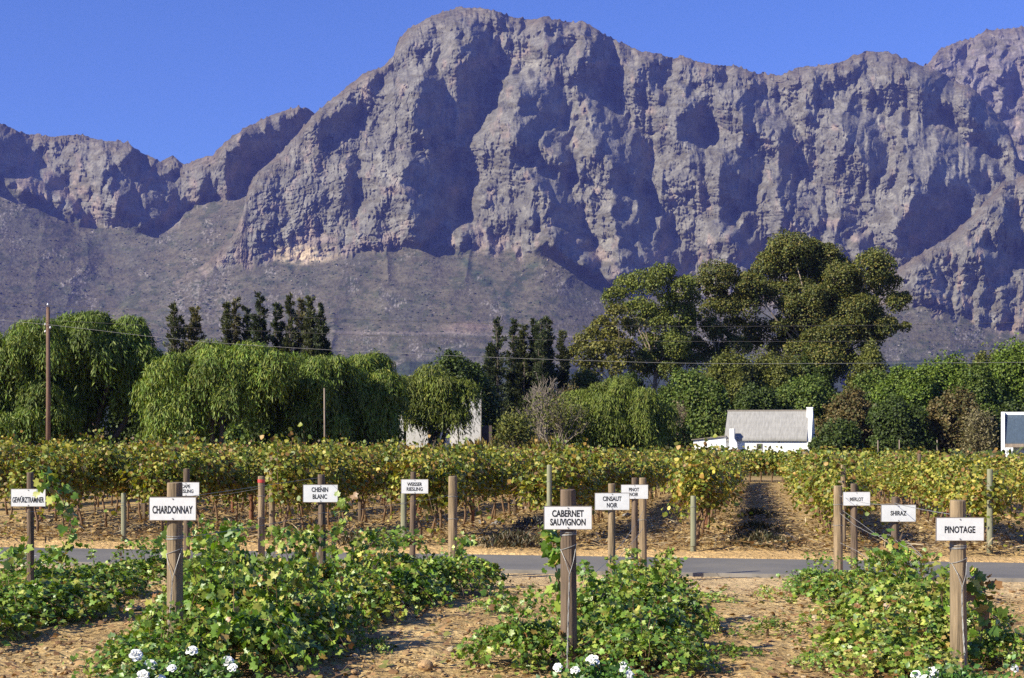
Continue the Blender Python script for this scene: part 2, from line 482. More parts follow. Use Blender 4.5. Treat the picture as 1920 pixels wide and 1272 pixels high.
    vg = mix3(vg, (0.045, 0.055, 0.03), np.clip((vnoise(X / 3.1, Y / 2.2, 119) - 0.80) * 6, 0, 0.8))
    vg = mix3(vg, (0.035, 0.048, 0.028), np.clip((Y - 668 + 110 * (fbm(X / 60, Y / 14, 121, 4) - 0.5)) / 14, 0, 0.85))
    c = mix3(c, vg, 1 - cliff)
    if extra: c = extra(X, Y, c)
    # sheet that follows the skyline
    nr = int((bottom - np.percentile(sk, 20)) / step)
    tt = np.linspace(0, 1, nr)[:, None]
    PY = bottom + (sk[None, :] - bottom) * tt
    PX = np.repeat(px[None, :], nr, 0)
    iy = np.clip((PY - y0) / step, 0, len(gyv) - 1.001); i0 = iy.astype(int); f = iy - i0
    jx = np.repeat(np.arange(nx)[None, :], nr, 0)
    D2 = D[i0, jx] * (1 - f) + D[i0 + 1, jx] * f
    C2 = c[i0, jx] * (1 - f)[..., None] + c[i0 + 1, jx] * f[..., None]
    PXr, PYr, Dr, Cr = [PX], [PY], [D2], [C2]
    # the far side of the crest
    Xw = (PX - 960) / F * D2; Zw = ZC - (PY - HY) / F * D2
    bx, bd, bz = Xw[-1], D2[-1], Zw[-1]
    W = [np.stack([Xw, D2, Zw], -1)]
    Cc = [C2]
    for dd, dz in ((60, 25), (180, 140), (420, 420)):
        W.append(np.stack([bx, bd + dd, np.maximum(bz - dz, -6)], -1)[None]); Cc.append(C2[-1:])
    V = np.concatenate(W, 0); Cv = np.concatenate(Cc, 0)
    h, w = V.shape[:2]
    ii = np.arange(h * w).reshape(h, w)
    fc = np.stack([ii[:-1, :-1], ii[:-1, 1:], ii[1:, 1:], ii[1:, :-1]], -1).reshape(-1, 4)
    cl2 = cliff[i0, jx]
    rr_ = np.random.default_rng(seed + 5)
    n = int(9000 * (x1 - x0) / 2000)
    qi = rr_.integers(0, nr - 4, n * 3); qj = rr_.integers(0, nx, n * 3)
    den_ = fbm(PX[qi, qj] / 40, PY[qi, qj] / 22, 201, 3)
    ok = (cl2[qi, qj] < 0.3) & (PY[qi, qj] < 720) & (rr_.random(n * 3) < np.clip((den_ - .36) * 4, .06, 1))
    SCRUB.append(W[0][qi[ok], qj[ok]][:n])
    return tag(link(name, np_mesh(name, V.reshape(-1, 3), fc, rock, Cv.reshape(-1, 3), True)), kind="structure")

POLY_C = [
 [(881,32),(902,53),(934,80),(945,102),(924,144),(913,187),(902,219),(881,241),(838,257),(801,251),(779,225),(779,171),(801,139),(843,136),(875,107),(881,64)],
 [(603,214),(640,190),(662,203),(675,235),(630,262),(592,251)],
 [(769,289),(811,283),(849,299),(875,332),(875,406),(849,428),(827,406),(822,444),(790,455),(774,428),(769,385),(752,364),(758,310)],
 [(977,139),(1015,128),(1047,144),(1068,176),(1073,214),(1079,267),(1073,310),(1041,299),(1004,283),(966,267),(956,235),(972,187)],
 [(1100,139),(1143,187),(1180,230),(1212,267),(1220,332),(1202,348),(1175,332),(1148,321),(1121,283),(1111,267),(1105,230),(1100,203),(1079,166),(1063,150)],
 [(993,316),(1041,313),(1073,332),(1084,374),(1095,428),(1116,460),(1132,497),(1121,508),(1073,481),(1036,460),(1036,417),(1025,369),(998,342)],
 [(1143,332),(1202,353),(1228,375),(1255,401),(1279,455),(1290,497),(1284,529),(1150,525),(1160,470),(1150,420)],
 [(1116,53),(1143,70),(1146,107),(1146,176),(1122,139),(1111,96)],
 [(1220,134),(1241,144),(1257,182),(1241,198),(1220,176)],
 [(1252,219),(1290,203),(1316,193),(1322,235),(1332,267),(1322,300),(1322,353),(1300,332),(1290,289),(1268,267)],
 [(1380,176),(1407,176),(1418,203),(1421,262),(1402,251),(1386,225)],
 [(1354,289),(1380,267),(1418,278),(1434,321),(1429,342),(1402,348),(1402,385),(1370,369),(1348,342)],
 [(1418,187),(1455,176),(1482,225),(1487,300),(1493,369),(1466,374),(1450,332),(1455,300),(1450,251),(1423,230)],
 [(1493,187),(1520,187),(1535,209),(1520,219)],
 [(1594,187),(1616,182),(1626,214),(1664,219),(1658,267),(1675,321),(1642,326),(1616,300),(1605,267),(1589,300),(1584,257)],
 [(1690,214),(1755,219),(1798,241),(1824,257),(1862,283),(1894,321),(1872,342),(1840,369),(1808,374),(1803,406),(1787,422),(1760,455),(1733,476),(1701,492),(1680,481),(1680,417),(1712,385),(1717,342),(1696,321),(1690,267)],
 [(1690,118),(1720,128),(1780,139),(1798,160),(1782,193),(1739,187),(1717,166)],
 [(1814,166),(1840,166),(1862,214),(1899,251),(1894,283),(1862,273),(1835,230),(1814,214)],
 [(1605,422),(1637,444),(1664,497),(1664,513),(1616,481)],
 [(1541,385),(1573,428),(1584,455),(1562,444)],
 [(1332,396),(1380,422),(1434,449),(1439,471),(1391,476),(1364,444)],
 [(690,150),(740,120),(742,140),(700,168)],
 [(0.6, [(650,300),(668,296),(672,340),(655,420),(645,380)]),][0],
 [(0.6, [(930,330),(940,340),(932,400),(925,380)]),][0],
 [(0.7, [(880,425),(915,420),(920,450),(900,468),(872,455)]),][0],
 [(0.7, [(985,390),(1005,385),(1010,440),(990,470)]),][0],
 [(0.8, [(1000,60),(1060,55),(1080,85),(1050,100),(1010,95)]),][0],
]
SKY_C = [(-60,668),(0,660),(100,640),(200,600),(240,558),(330,530),(400,482),(440,440),(455,400),(465,352),(475,332),(535,278),(590,213),(620,190),(650,165),(680,140),(720,125),(738,105),(745,80),(765,55),(800,35),(830,22),(860,16),(900,15),(930,22),(960,32),(985,36),(1020,33),(1060,42),(1095,42),(1125,60),(1160,80),(1200,95),(1240,104),(1262,112),(1280,106),(1310,115),(1340,123),(1380,125),(1420,138),(1460,143),(1485,132),(1530,125),(1570,118),(1600,107),(1625,96),(1650,98),(1680,102),(1710,118),(1740,127),(1780,145),(1800,155),(1820,165),(1850,190),(1870,215),(1890,240),(1900,270),(1912,300),(1980,330)]
BASE_C = [(-60,500),(240,535),(370,508),(440,500),(530,492),(600,482),(660,470),(740,466),(800,456),(830,470),(900,470),(985,478),(1020,457),(1060,478),(1140,530),(1300,560),(1700,580),(1760,575),(1850,600),(1980,620)]
def ext_c(X, Y, c):
    f = np.clip(1 - np.hypot((X - 880) / 70, (Y - 615) / 14), 0, 1) * 2 * fbm(X / 20, Y / 6, 5, 3)
    c = mix3(c, (0.27, 0.19, 0.14), np.clip(f, 0, 0.8))
    f = np.exp(-np.abs(Y - 625 - (X - 800) * 0.02 - 6 * (vnoise(X / 60, X * 0, 4) - .5)) / 2.0) * (X > 600) * (X < 1100)
    c = mix3(c, (0.30, 0.24, 0.20), 0.6 * f)
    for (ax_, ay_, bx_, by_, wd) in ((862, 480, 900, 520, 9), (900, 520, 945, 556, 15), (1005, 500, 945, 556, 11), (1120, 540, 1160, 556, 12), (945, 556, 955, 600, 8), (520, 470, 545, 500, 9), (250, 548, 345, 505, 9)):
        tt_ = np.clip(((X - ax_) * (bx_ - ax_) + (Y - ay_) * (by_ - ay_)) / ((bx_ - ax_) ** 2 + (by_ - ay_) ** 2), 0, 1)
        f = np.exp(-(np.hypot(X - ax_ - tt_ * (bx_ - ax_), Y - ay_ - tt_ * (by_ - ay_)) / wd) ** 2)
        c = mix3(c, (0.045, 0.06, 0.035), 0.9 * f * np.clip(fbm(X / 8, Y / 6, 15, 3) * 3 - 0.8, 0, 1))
    f = np.clip(1 - np.hypot((X - 380) / 90, (Y - 560) / 60), 0, 1) * np.clip(vnoise(X / 3, Y / 2.2, 12) * 5 - 2.9, 0, 1)
    c = mix3(c, (0.30, 0.26, 0.22), np.clip(1.0 * f, 0, 0.45))
    f = np.clip(1 - np.hypot((X - 570) / 75, (Y - 478) / 22), 0, 1) * np.clip(fbm(X / 9, Y / 5, 19, 3) * 3 - 0.9, 0, 1)
    return mix3(c, (0.50, 0.38, 0.24), np.clip(2 * f, 0, 0.9))
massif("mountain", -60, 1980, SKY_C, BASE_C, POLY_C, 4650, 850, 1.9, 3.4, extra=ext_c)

POLY_A = [
 [(-40,235),(0,235),(32,251),(59,262),(86,310),(128,321),(118,353),(187,417),(150,412),(96,369),(64,374),(21,342),(-40,342)],
 [(214,310),(235,283),(300,305),(332,337),(358,374),(353,396),(321,412),(310,428),(230,406),(214,374),(187,342)],
 [(316,300),(353,321),(330,326)],
 [(412,300),(460,235),(513,225),(562,214),(583,219),(535,278),(471,332),(460,353),(428,369),(406,342)],
 [(374,342),(401,332),(412,364),(374,374)],
 (0.7, [(107,412),(176,460),(230,513),(198,508),(150,481),(96,460)]),
 (0.6, [(30,375),(60,385),(110,420),(95,430),(40,410)]),
]
SKY_A = [(-60,215),(0,232),(20,240),(55,256),(75,253),(100,258),(145,252),(170,258),(200,265),(240,268),(262,285),(300,303),(310,298),(323,292),(333,300),(345,312),(352,308),(370,298),(400,290),(430,262),(462,238),(490,225),(530,208),(560,201),(580,205),(600,222),(660,240),(760,260)]
BASE_A = [(-60,330),(0,345),(60,370),(150,405),(190,412),(310,425),(350,398),(375,380),(430,372),(460,365),(760,365)]
massif("foothills", -60, 700, SKY_A, BASE_A, POLY_A, 5350, 760, 1.5, 3.2, seed=3, ribs=1.6, kpush=3.6)

SKY_D = [(1640,180),(1700,150),(1738,122),(1760,95),(1790,80),(1830,70),(1848,58),(1880,55),(1920,52),(1990,40)]
massif("far_mountain", 1640, 1990, SKY_D, [(1640,330),(1990,420)], [(0.6, [(1760,95),(1775,92),(1770,120),(1745,125)]), (0.5, [(1850,60),(1885,58),(1880,72),(1848,72)])],
       6050, 480, 2.3, 2.5, seed=5, amp=0.8, rockcol=(0.20, 0.172, 0.15))

SKY_E = [(1600,640),(1660,540),(1690,500),(1720,480),(1770,452),(1800,425),(1830,398),(1860,365),(1880,345),(1920,330),(1990,315)]
POLY_E = [[(1824,449),(1883,471),(1900,500),(1862,520),(1835,490)], [(1862,385),(1890,392),(1925,425),(1925,475),(1895,440)], (0.7, [(1740,500),(1765,510),(1770,570),(1750,575)]), (0.7,[(1800,520),(1830,530),(1822,590),(1805,580)])]
BASE_E = [(1600,560),(1690,572),(1740,572),(1790,590),(1850,612),(1990,640)]
massif("rocky_spur", 1600, 1990, SKY_E, BASE_E, POLY_E, 4150, 850, 1.9, 3.2, seed=7, kpush=3.2, warm=(0.34, 0.24, 0.17))

# bushes and boulders dotted over the slopes
T5 = (1 + 5 ** .5) / 2
ICO_V = np.array([(-1, T5, 0), (1, T5, 0), (-1, -T5, 0), (1, -T5, 0), (0, -1, T5), (0, 1, T5), (0, -1, -T5), (0, 1, -T5), (T5, 0, -1), (T5, 0, 1), (-T5, 0, -1), (-T5, 0, 1)], float)
ICO_V /= np.linalg.norm(ICO_V[0])
ICO_F = np.array([(0, 11, 5), (0, 5, 1), (0, 1, 7), (0, 7, 10), (0, 10, 11), (1, 5, 9), (5, 11, 4), (11, 10, 2), (10, 7, 6), (7, 1, 8), (3, 9, 4), (3, 4, 2), (3, 2, 6), (3, 6, 8), (3, 8, 9), (4, 9, 5), (2, 4, 11), (6, 2, 10), (8, 6, 7), (9, 8, 1)])
def blobs(name, P, r, cols, mat):
    n = len(P)
    sc = rng.uniform(.55, 1.25, (n, 12, 1)) * np.stack([rng.uniform(.8, 1.5, n), rng.uniform(.8, 1.3, n), rng.uniform(.5, .9, n)], -1)[:, None]
    V = ICO_V[None] * sc * r[:, None, None] + P[:, None]
    Fc = ICO_F[None] + (np.arange(n) * 12)[:, None, None]
    c = np.repeat(np.array(cols)[rng.integers(0, len(cols), n)] * rng.uniform(.75, 1.25, (n, 1)), 12, 0)
    tag(link(name, np_mesh(name, V.reshape(-1, 3), Fc.reshape(-1, 3), mat, c)), kind="stuff")
SP_ = np.concatenate(SCRUB)
pale_ = rng.random(len(SP_)) < .16
blobs("scrub", SP_[~pale_], 1.2 + 4.2 * rng.random((~pale_).sum()) ** 2.2, [(0.05, 0.062, 0.03), (0.065, 0.075, 0.035), (0.08, 0.075, 0.04)], rock)
blobs("boulders", SP_[pale_], 0.9 + 3.0 * rng.random(pale_.sum()) ** 3, [(0.26, 0.23, 0.19), (0.32, 0.27, 0.22)], rock)

# ------------------------------------------------------------------ haze
hz = MB()
hz.box((-3900, -120, -9), (3900, 8200, 1950))
hm, hnt, hb, hout = new_mat("haze_air")
hnt.nodes.remove(hb)
pv = hnt.nodes.new("ShaderNodeVolumePrincipled")
pv.inputs["Color"].default_value = (0.24, 0.27, 0.86, 1)
pv.inputs["Density"].default_value = 0.000042
hnt.links.new(pv.outputs[0], hout.inputs["Volume"])
haze = tag(hz.build("haze", hm), kind="stuff")
#PART3

# ------------------------------------------------------------------ leaves
def T_quad(w=0.45, fold=0.12, droop=0.0):
    v = np.array([(0, 0, 0), (0.45, w, fold), (1, 0, -droop), (0.45, -w, fold), (0.5, 0, 0)], float)
    return v, np.array([(0, 4, 1), (4, 2, 1), (0, 3, 4), (4, 3, 2)])
def T_card(w=0.45, fold=0.15):
    v = np.array([(0, 0, 0), (0.5, w, fold), (1, 0, 0), (0.5, -w, fold)], float)
    return v, np.array([(0, 2, 1), (0, 3, 2)])
def T_vine():
    ang = [0, 22, 42, 62, 88, 112, 150, 180, 210, 248, 272, 298, 318, 338]
    rad = [0.62, 0.44, 0.36, 0.58, 0.40, 0.54, 0.48, 0.20, 0.48, 0.54, 0.40, 0.58, 0.36, 0.44]
    v = [(0.45, 0, 0)]
    for a, r in zip(ang, rad):
        x, y = r * math.cos(R(a)), r * math.sin(R(a))
        v.append((0.45 + x, y * 1.05, -0.28 * (x * x + y * y) + 0.22 * abs(y) - 0.03 * (a % 40 > 20)))
    n = len(ang)
    return np.array(v), np.array([(0, 1 + i, 1 + (i + 1) % n) for i in range(n)])
def T_vine_lo():
    v = np.array([(0, 0, 0), (0.25, 0.5, 0.02), (0.62, 0.42, 0.1), (1, 0, -0.12), (0.62, -0.42, 0.1), (0.25, -0.5, 0.02), (0.45, 0, 0.06)], float)
    return v, np.array([(6, 1, 0), (6, 2, 1), (6, 3, 2), (6, 4, 3), (6, 5, 4), (6, 0, 5)])
def unit(a): return a / np.maximum(np.linalg.norm(a, axis=-1, keepdims=True), 1e-9)
def leaves(P, A, N, S, T):
    """positions, blade direction, blade normal, size -> V, F"""
    tv, tf = T
    A = unit(A); B = unit(np.cross(N, A)); C = np.cross(A, B)
    S = np.asarray(S)[:, None, None]
    V = P[:, None, :] + S * (tv[None, :, 0:1] * A[:, None] + tv[None, :, 1:2] * B[:, None] + tv[None, :, 2:3] * C[:, None])
    k = len(tv)
    Fc = tf[None] + (np.arange(len(P)) * k)[:, None, None]
    return V.reshape(-1, 3), Fc.reshape(-1, 3), k
def rdir(n): return unit(rng.normal(size=(n, 3)))
def pick(n, cols, w=None, jit=0.18):
    cols = np.array(cols, float)
    c = cols[rng.choice(len(cols), n, p=None if w is None else np.array(w) / np.sum(w))]
    return c * (1 + jit * rng.normal(size=(n, 1))).clip(0.5, 1.7)
def foliage_mesh(name, P, A, N, S, T, cols, mat):
    V, Fc, k = leaves(P, A, N, S, T)
    return np_mesh(name, V, Fc, mat, np.repeat(cols, k, 0))

# ------------------------------------------------------------------ trees
def limb(mb, a, b, r0, r1, bend=0.12, n=6, seg=5):
    a, b = Vector(a), Vector(b)
    L = (b - a).length
    off = Vector((rnd.uniform(-1, 1), rnd.uniform(-1, 1), rnd.uniform(-.3, .6))) * L * bend
    pts = []
    for i in range(seg + 1):
        t = i / seg
        pts.append(a.lerp(b, t) + off * (4 * t * (1 - t)) + Vector((rnd.uniform(-1, 1), rnd.uniform(-1, 1), 0)) * L * 0.012)
    mb.tube(pts, [r0 + (r1 - r0) * (i / seg) ** 0.8 for i in range(seg + 1)], n)
    return pts

def clump_points(c, r, n, flat=0.5, thick=0.45):
    """leaf cluster: mostly the upper and outer skin of a lumpy ellipsoid"""
    d = rdir(n)
    d[:, 2] = np.where((d[:, 2] < 0) & (rng.random(n) < flat), -d[:, 2], d[:, 2])
    lum = 0.78 + 0.44 * vnoise(d[:, 0] * 2.3 + c[0] * 3 + d[:, 2], d[:, 1] * 2.3 + c[2] * 3 - d[:, 2] * 1.7, 31)
    rr = (1 - thick * rng.random(n) ** 1.6) * lum
    return np.asarray(c) + d * np.asarray(r) * rr[:, None], d

def clump_tree(name, loc, clumps, cols, w, leaf, dens, label, cat="tree", trunk_r=0.3, bark='bark', limbs=True, group=None, T=None, droop=0.0, flat=0.45, lobe=0, trunk_top=0.6):
    """loc = base; clumps = [(offset xyz, radius xyz)]"""
    root = empty(name, loc, label, cat, group)
    P, A, N, C = [], [], [], []
    tot = []
    for (c, r) in clumps:
        subs = [(np.array(c, float), np.array(r, float))]
        if lobe:
            for i in range(lobe):
                d = rdir(1)[0]; d[2] = abs(d[2]) * 1.0 - .15
                subs.append((np.array(c) + d * np.array(r) * rng.uniform(.7, 1.0), np.array(r) * rng.uniform(0.22, 0.48)))
        for (cc, r_) in subs:
            area = 4 * math.pi * ((r_[0] * r_[1]) ** 1.6 / 3 + (r_[0] * r_[2]) ** 1.6 / 3 + (r_[1] * r_[2]) ** 1.6 / 3) ** (1 / 1.6)
            n = max(12, int(area * dens / (leaf * leaf)))
            p, d = clump_points(cc, r_, n, flat)
            P.append(p)
            N.append(unit(d * 1.1 + rdir(n) * 0.62 + np.array([0, 0, 0.35])))
            a = unit(rdir(n) + d * 0.3 + np.array([0, 0, -droop])); A.append(a)
            C.append(pick(n, cols, w) * rng.uniform(0.85, 1.15))
    P, A, N, C = map(np.concatenate, (P, A, N, C))
    # no leaves below the soil
    k = P[:, 2] > 0.05
    P, A, N, C = P[k], A[k], N[k], C[k]
    S = leaf * rng.uniform(0.65, 1.35, len(P))
    link("crown", foliage_mesh("crown", P, A, N, S, T or T_card(), C, M['leaf_tree']), root)
    mb = MB()
    zt = max(c[2] for c, r in clumps)
    cx = float(np.mean([c[0] for c, r in clumps])); cy = float(np.mean([c[1] for c, r in clumps]))
    top = Vector((cx * 0.6, cy * 0.6, zt * trunk_top))
    spine = limb(mb, (0, 0, -0.1), top, trunk_r, trunk_r * 0.5, 0.05, 8)
    if limbs:
        for (c, r) in clumps:
            c = Vector(c)
            h = min(0.95, max(0.2, (c.z - 0.35 * (c - top).length) / max(zt * trunk_top, 0.1)))
            s = spine[min(len(spine) - 1, int(h * (len(spine) - 1)))]
            limb(mb, s, c + Vector((0, 0, r[2] * 0.3)), trunk_r * 0.24, trunk_r * 0.06, 0.14, 5, 4)
    mb.build("trunk", M[bark], root, True)
    return root

def px_clumps(lst, d, base, sc=1.0, zx=None, depth=0.55, rz=0.85, spread=3.0):
    """clumps given as photo pixels (x, y, radius) at distance d"""
    out = []
    for (x, y, r) in lst:
        if zx: x, y, r = zx[0] + x * zx[2], zx[1] + y * zx[2], r * zx[2]
        p = at(x, y, d) - base
        rr = r / F * d * sc
        out.append(((p.x, rnd.uniform(-1, 1) * spread, p.z), (rr, rr, rr * rz)))
    return out

GUM = [(0.105, 0.118, 0.024), (0.15, 0.142, 0.028), (0.055, 0.07, 0.022), (0.19, 0.145, 0.035)]
GUMW = [4, 2.5, 2, 1]
Z7 = (1040, 440, 0.354)
gumR = [(1260,90,110),(1180,130,70),(1370,90,80),(1450,170,120),(1470,100,60),(1560,200,80),(1650,190,90),(1720,260,80),(1600,300,90),(1120,190,70),(1060,240,60),(1010,290,70),(1100,310,60),(1000,390,80),(1200,320,70),(1300,290,70),(1350,340,60),(1240,390,60),(1450,330,70),(1500,400,80),(1400,420,60),(1780,370,55),(1700,400,50),(1820,350,30),(1640,450,80),(1560,500,80),(1700,500,60),(1800,480,50),(1830,500,28),(1380,560,70),(1520,580,55),(1100,510,70),(1180,490,50),(1060,570,50),(1250,540,60),(1450,640,60),(1640,560,70),(1580,660,60),(1330,480,60),(1280,180,90),(1360,200,80),(1540,300,70),(1350,440,110),(1560,430,110),(1480,240,80),(1450,540,100),(1300,620,80),(1480,710,70),(1390,670,85),(1200,600,60)]
gumM = [(850,230,80),(780,260,48),(920,240,50),(860,310,50),(830,400,55),(920,380,60),(820,500,50),(880,540,55),(760,600,55),(860,640,60),(960,600,60),(960,480,50),(740,680,45)]
gumL = [(560,220,60),(460,250,65),(390,260,60),(310,330,55),(520,280,55),(660,290,65),(730,340,50),(600,350,50),(450,400,65),(520,440,65),(660,420,75),(740,440,45),(570,490,60),(690,510,60),(620,580,65),(560,590,50),(640,660,60),(600,730,60),(680,640,45),(500,560,45),(620,600,70),(560,700,60),(500,660,60),(450,720,50)]
gumS = [(330,430,55),(260,480,55),(290,540,60),(180,560,65),(130,640,65),(240,620,60),(330,610,60),(200,700,60),(310,700,50),(420,490,55),(400,600,50),(430,680,50)]
b = foot(1500, 190)
clump_tree("gum_tree", b, px_clumps(gumR, 190, b, 1.2, Z7, spread=4.5), GUM, GUMW, 0.24, 2.3, "largest tall gum tree with broad dark domed crown behind the thatched cottage", trunk_r=0.8, bark='bark_pale', lobe=4, flat=0.35)
b = foot(1345, 188)
clump_tree("gum_tree", b, px_clumps(gumM, 188, b, 1.2, Z7, spread=2.5), GUM, GUMW, 0.24, 2.1, "slim olive gum tree squeezed between the two biggest gum trees", trunk_r=0.4, bark='bark_pale', lobe=4, flat=0.35)
b = foot(1215, 184)
clump_tree("gum_tree", b, px_clumps(gumL, 184, b, 1.18, Z7, spread=3), [(0.135, 0.16, 0.028), (0.18, 0.185, 0.035), (0.07, 0.095, 0.026)], [4, 3, 2], 0.25, 1.9, "tall airy gum tree with pale trunk above the round willow", trunk_r=0.45, bark='bark_pale', lobe=4, flat=0.35)
b = foot(1150, 180)
clump_tree("gum_tree", b, px_clumps(gumS, 180, b, 1.16, Z7, spread=2.5), [(0.16, 0.155, 0.03), (0.19, 0.165, 0.035), (0.09, 0.10, 0.028)], [4, 3, 2], 0.30, 1.7, "low leaning gum tree with yellowish leaves left of the tall airy gum", trunk_r=0.32, bark='bark_pale', lobe=4, flat=0.35)

# casuarinas / pines: spires of rising feathery branches
def spire(name, px, top, d, halfw, cols, w, label, lean=0.0, group="dark spire trees on the skyline"):
    b = foot(px, d)
    h = at(px, top, d).z - b.z
    rw = halfw * 1.15 / F * d
    root = empty(name, b, label, "tree", group)
    P, A, N, C, S = [], [], [], [], []
    mb = MB()
    limb(mb, (0, 0, 0), (lean * h, 0, h * 0.97), 0.22, 0.03, 0.01, 6, 6)
    leaders = [(0.0, 0.0, 1.0, 1.0)]
    for i in range(rnd.randint(2, 4)):
        a_ = rnd.uniform(0, 6.28); q = rnd.uniform(.3, .75) * rw
        leaders.append((math.cos(a_) * q, math.sin(a_) * q, rnd.uniform(.62, .93), rnd.uniform(.45, .7)))
    for (lx, ly, hs, ws) in leaders:
        hh = h * hs
        limb(mb, (0, 0, h * .3), (lx + lean * hh, ly, hh * .96), 0.10, 0.02, 0.02, 5, 4)
        nb = int((50 + h * 3) * ws)
        for i in range(nb):
            t = 0.15 + 0.84 * (i + rnd.random()) / nb
            L = rw * ws * (1.05 - t) ** 0.8 * rnd.uniform(0.3, 1.45) + 0.12
            ph = rnd.uniform(0, 2 * math.pi)
            dirn = np.array([math.cos(ph), math.sin(ph), rnd.uniform(0.35, 1.1)]); dirn /= np.linalg.norm(dirn)
            o = np.array([lx * min(1, t * 1.6) + lean * hh * t, ly * min(1, t * 1.6), hh * t])
            e = o + dirn * L * 1.25
            if i % 2 == 0: limb(mb, o, e, 0.04, 0.012, 0.05, 3, 2)
            n = int(26 + 40 * L)
            q = rng.random(n) ** 0.7
            p = o + (e - o) * q[:, None] + rng.normal(size=(n, 3)) * (0.06 + 0.15 * L * (1 - 0.6 * q))[:, None]
            P.append(p); A.append(unit(dirn + 0.7 * rdir(n) + np.array([0, 0, 0.25]))); N.append(unit(dirn * .8 + rdir(n)))
            C.append(pick(n, cols, w) * rnd.uniform(0.75, 1.2)); S.append(rng.uniform(0.22, 0.5, n))
    P, A, N, C, S = map(np.concatenate, (P, A, N, C, S))
    link("crown", foliage_mesh("crown", P, A, N, S, T_card(0.15, 0.03), C, M['leaf_tree']), root)
    mb.build("trunk", M['bark'], root)
    return root
DKG = [(0.045, 0.060, 0.020), (0.07, 0.08, 0.024), (0.03, 0.042, 0.018)]
OLV = [(0.085, 0.092, 0.025), (0.065, 0.072, 0.024), (0.045, 0.055, 0.022)]
BRN = [(0.14, 0.115, 0.035), (0.10, 0.095, 0.03), (0.06, 0.065, 0.025)]
for (px, top, d, hw, cols, lab, ln) in [
    (326, 572, 150, 26, OLV, "dark olive spire tree, left one of the pair behind the willows", 0),
    (364, 577, 152, 22, BRN, "brownish spire tree, right one of the pair behind the willows", 0.01),
    (424, 566, 152, 17, OLV, "leftmost spire tree of the close clump above the middle willow", 0),
    (442, 559, 155, 15, BRN, "narrow brownish spire tree second from left in the close clump", 0),
    (463, 577, 153, 17, DKG, "shorter dark spire tree just left of the tallest in the close clump", 0),
    (489, 553, 150, 24, DKG, "tallest dark spire tree in the close clump above the willows", -0.005),
    (517, 570, 152, 18, DKG, "dark spire tree right of the tallest one in the close clump", 0.01),
    (545, 555, 151, 20, OLV, "olive spire tree, first of the four on the right of the close clump", 0),
    (563, 561, 154, 18, BRN, "yellow-brown spire tree between olive ones right of the close clump", 0),
    (582, 557, 150, 16, OLV, "slender spire tree, last but one on the right of the close clump", 0.0),
    (597, 572, 149, 20, DKG, "blackish spire tree leaning out at right end of the close clump", 0.01),
    (932, 601, 160, 27, DKG, "broad based dark spire tree at left end of the centre clump", 0.0),
    (963, 599, 163, 20, DKG, "dark spire tree second from left in the centre clump", 0),
    (981, 610, 161, 18, OLV, "shorter olive spire tree in the middle of the centre clump", 0),
    (1002, 599, 164, 19, DKG, "dark spire tree fourth from left in the centre clump", 0),
    (1013, 602, 160, 16, DKG, "slim dark spire tree tucked against the tallest in the centre clump", 0),
    (1026, 594, 162, 20, DKG, "tallest spire tree at right end of the centre clump", 0),
    (1055, 622, 165, 15, OLV, "small lone spire tree between the centre clump and the gums", 0)]:
    spire("spire_tree", px, top, d, hw, cols, [3, 2, 2], lab, ln)

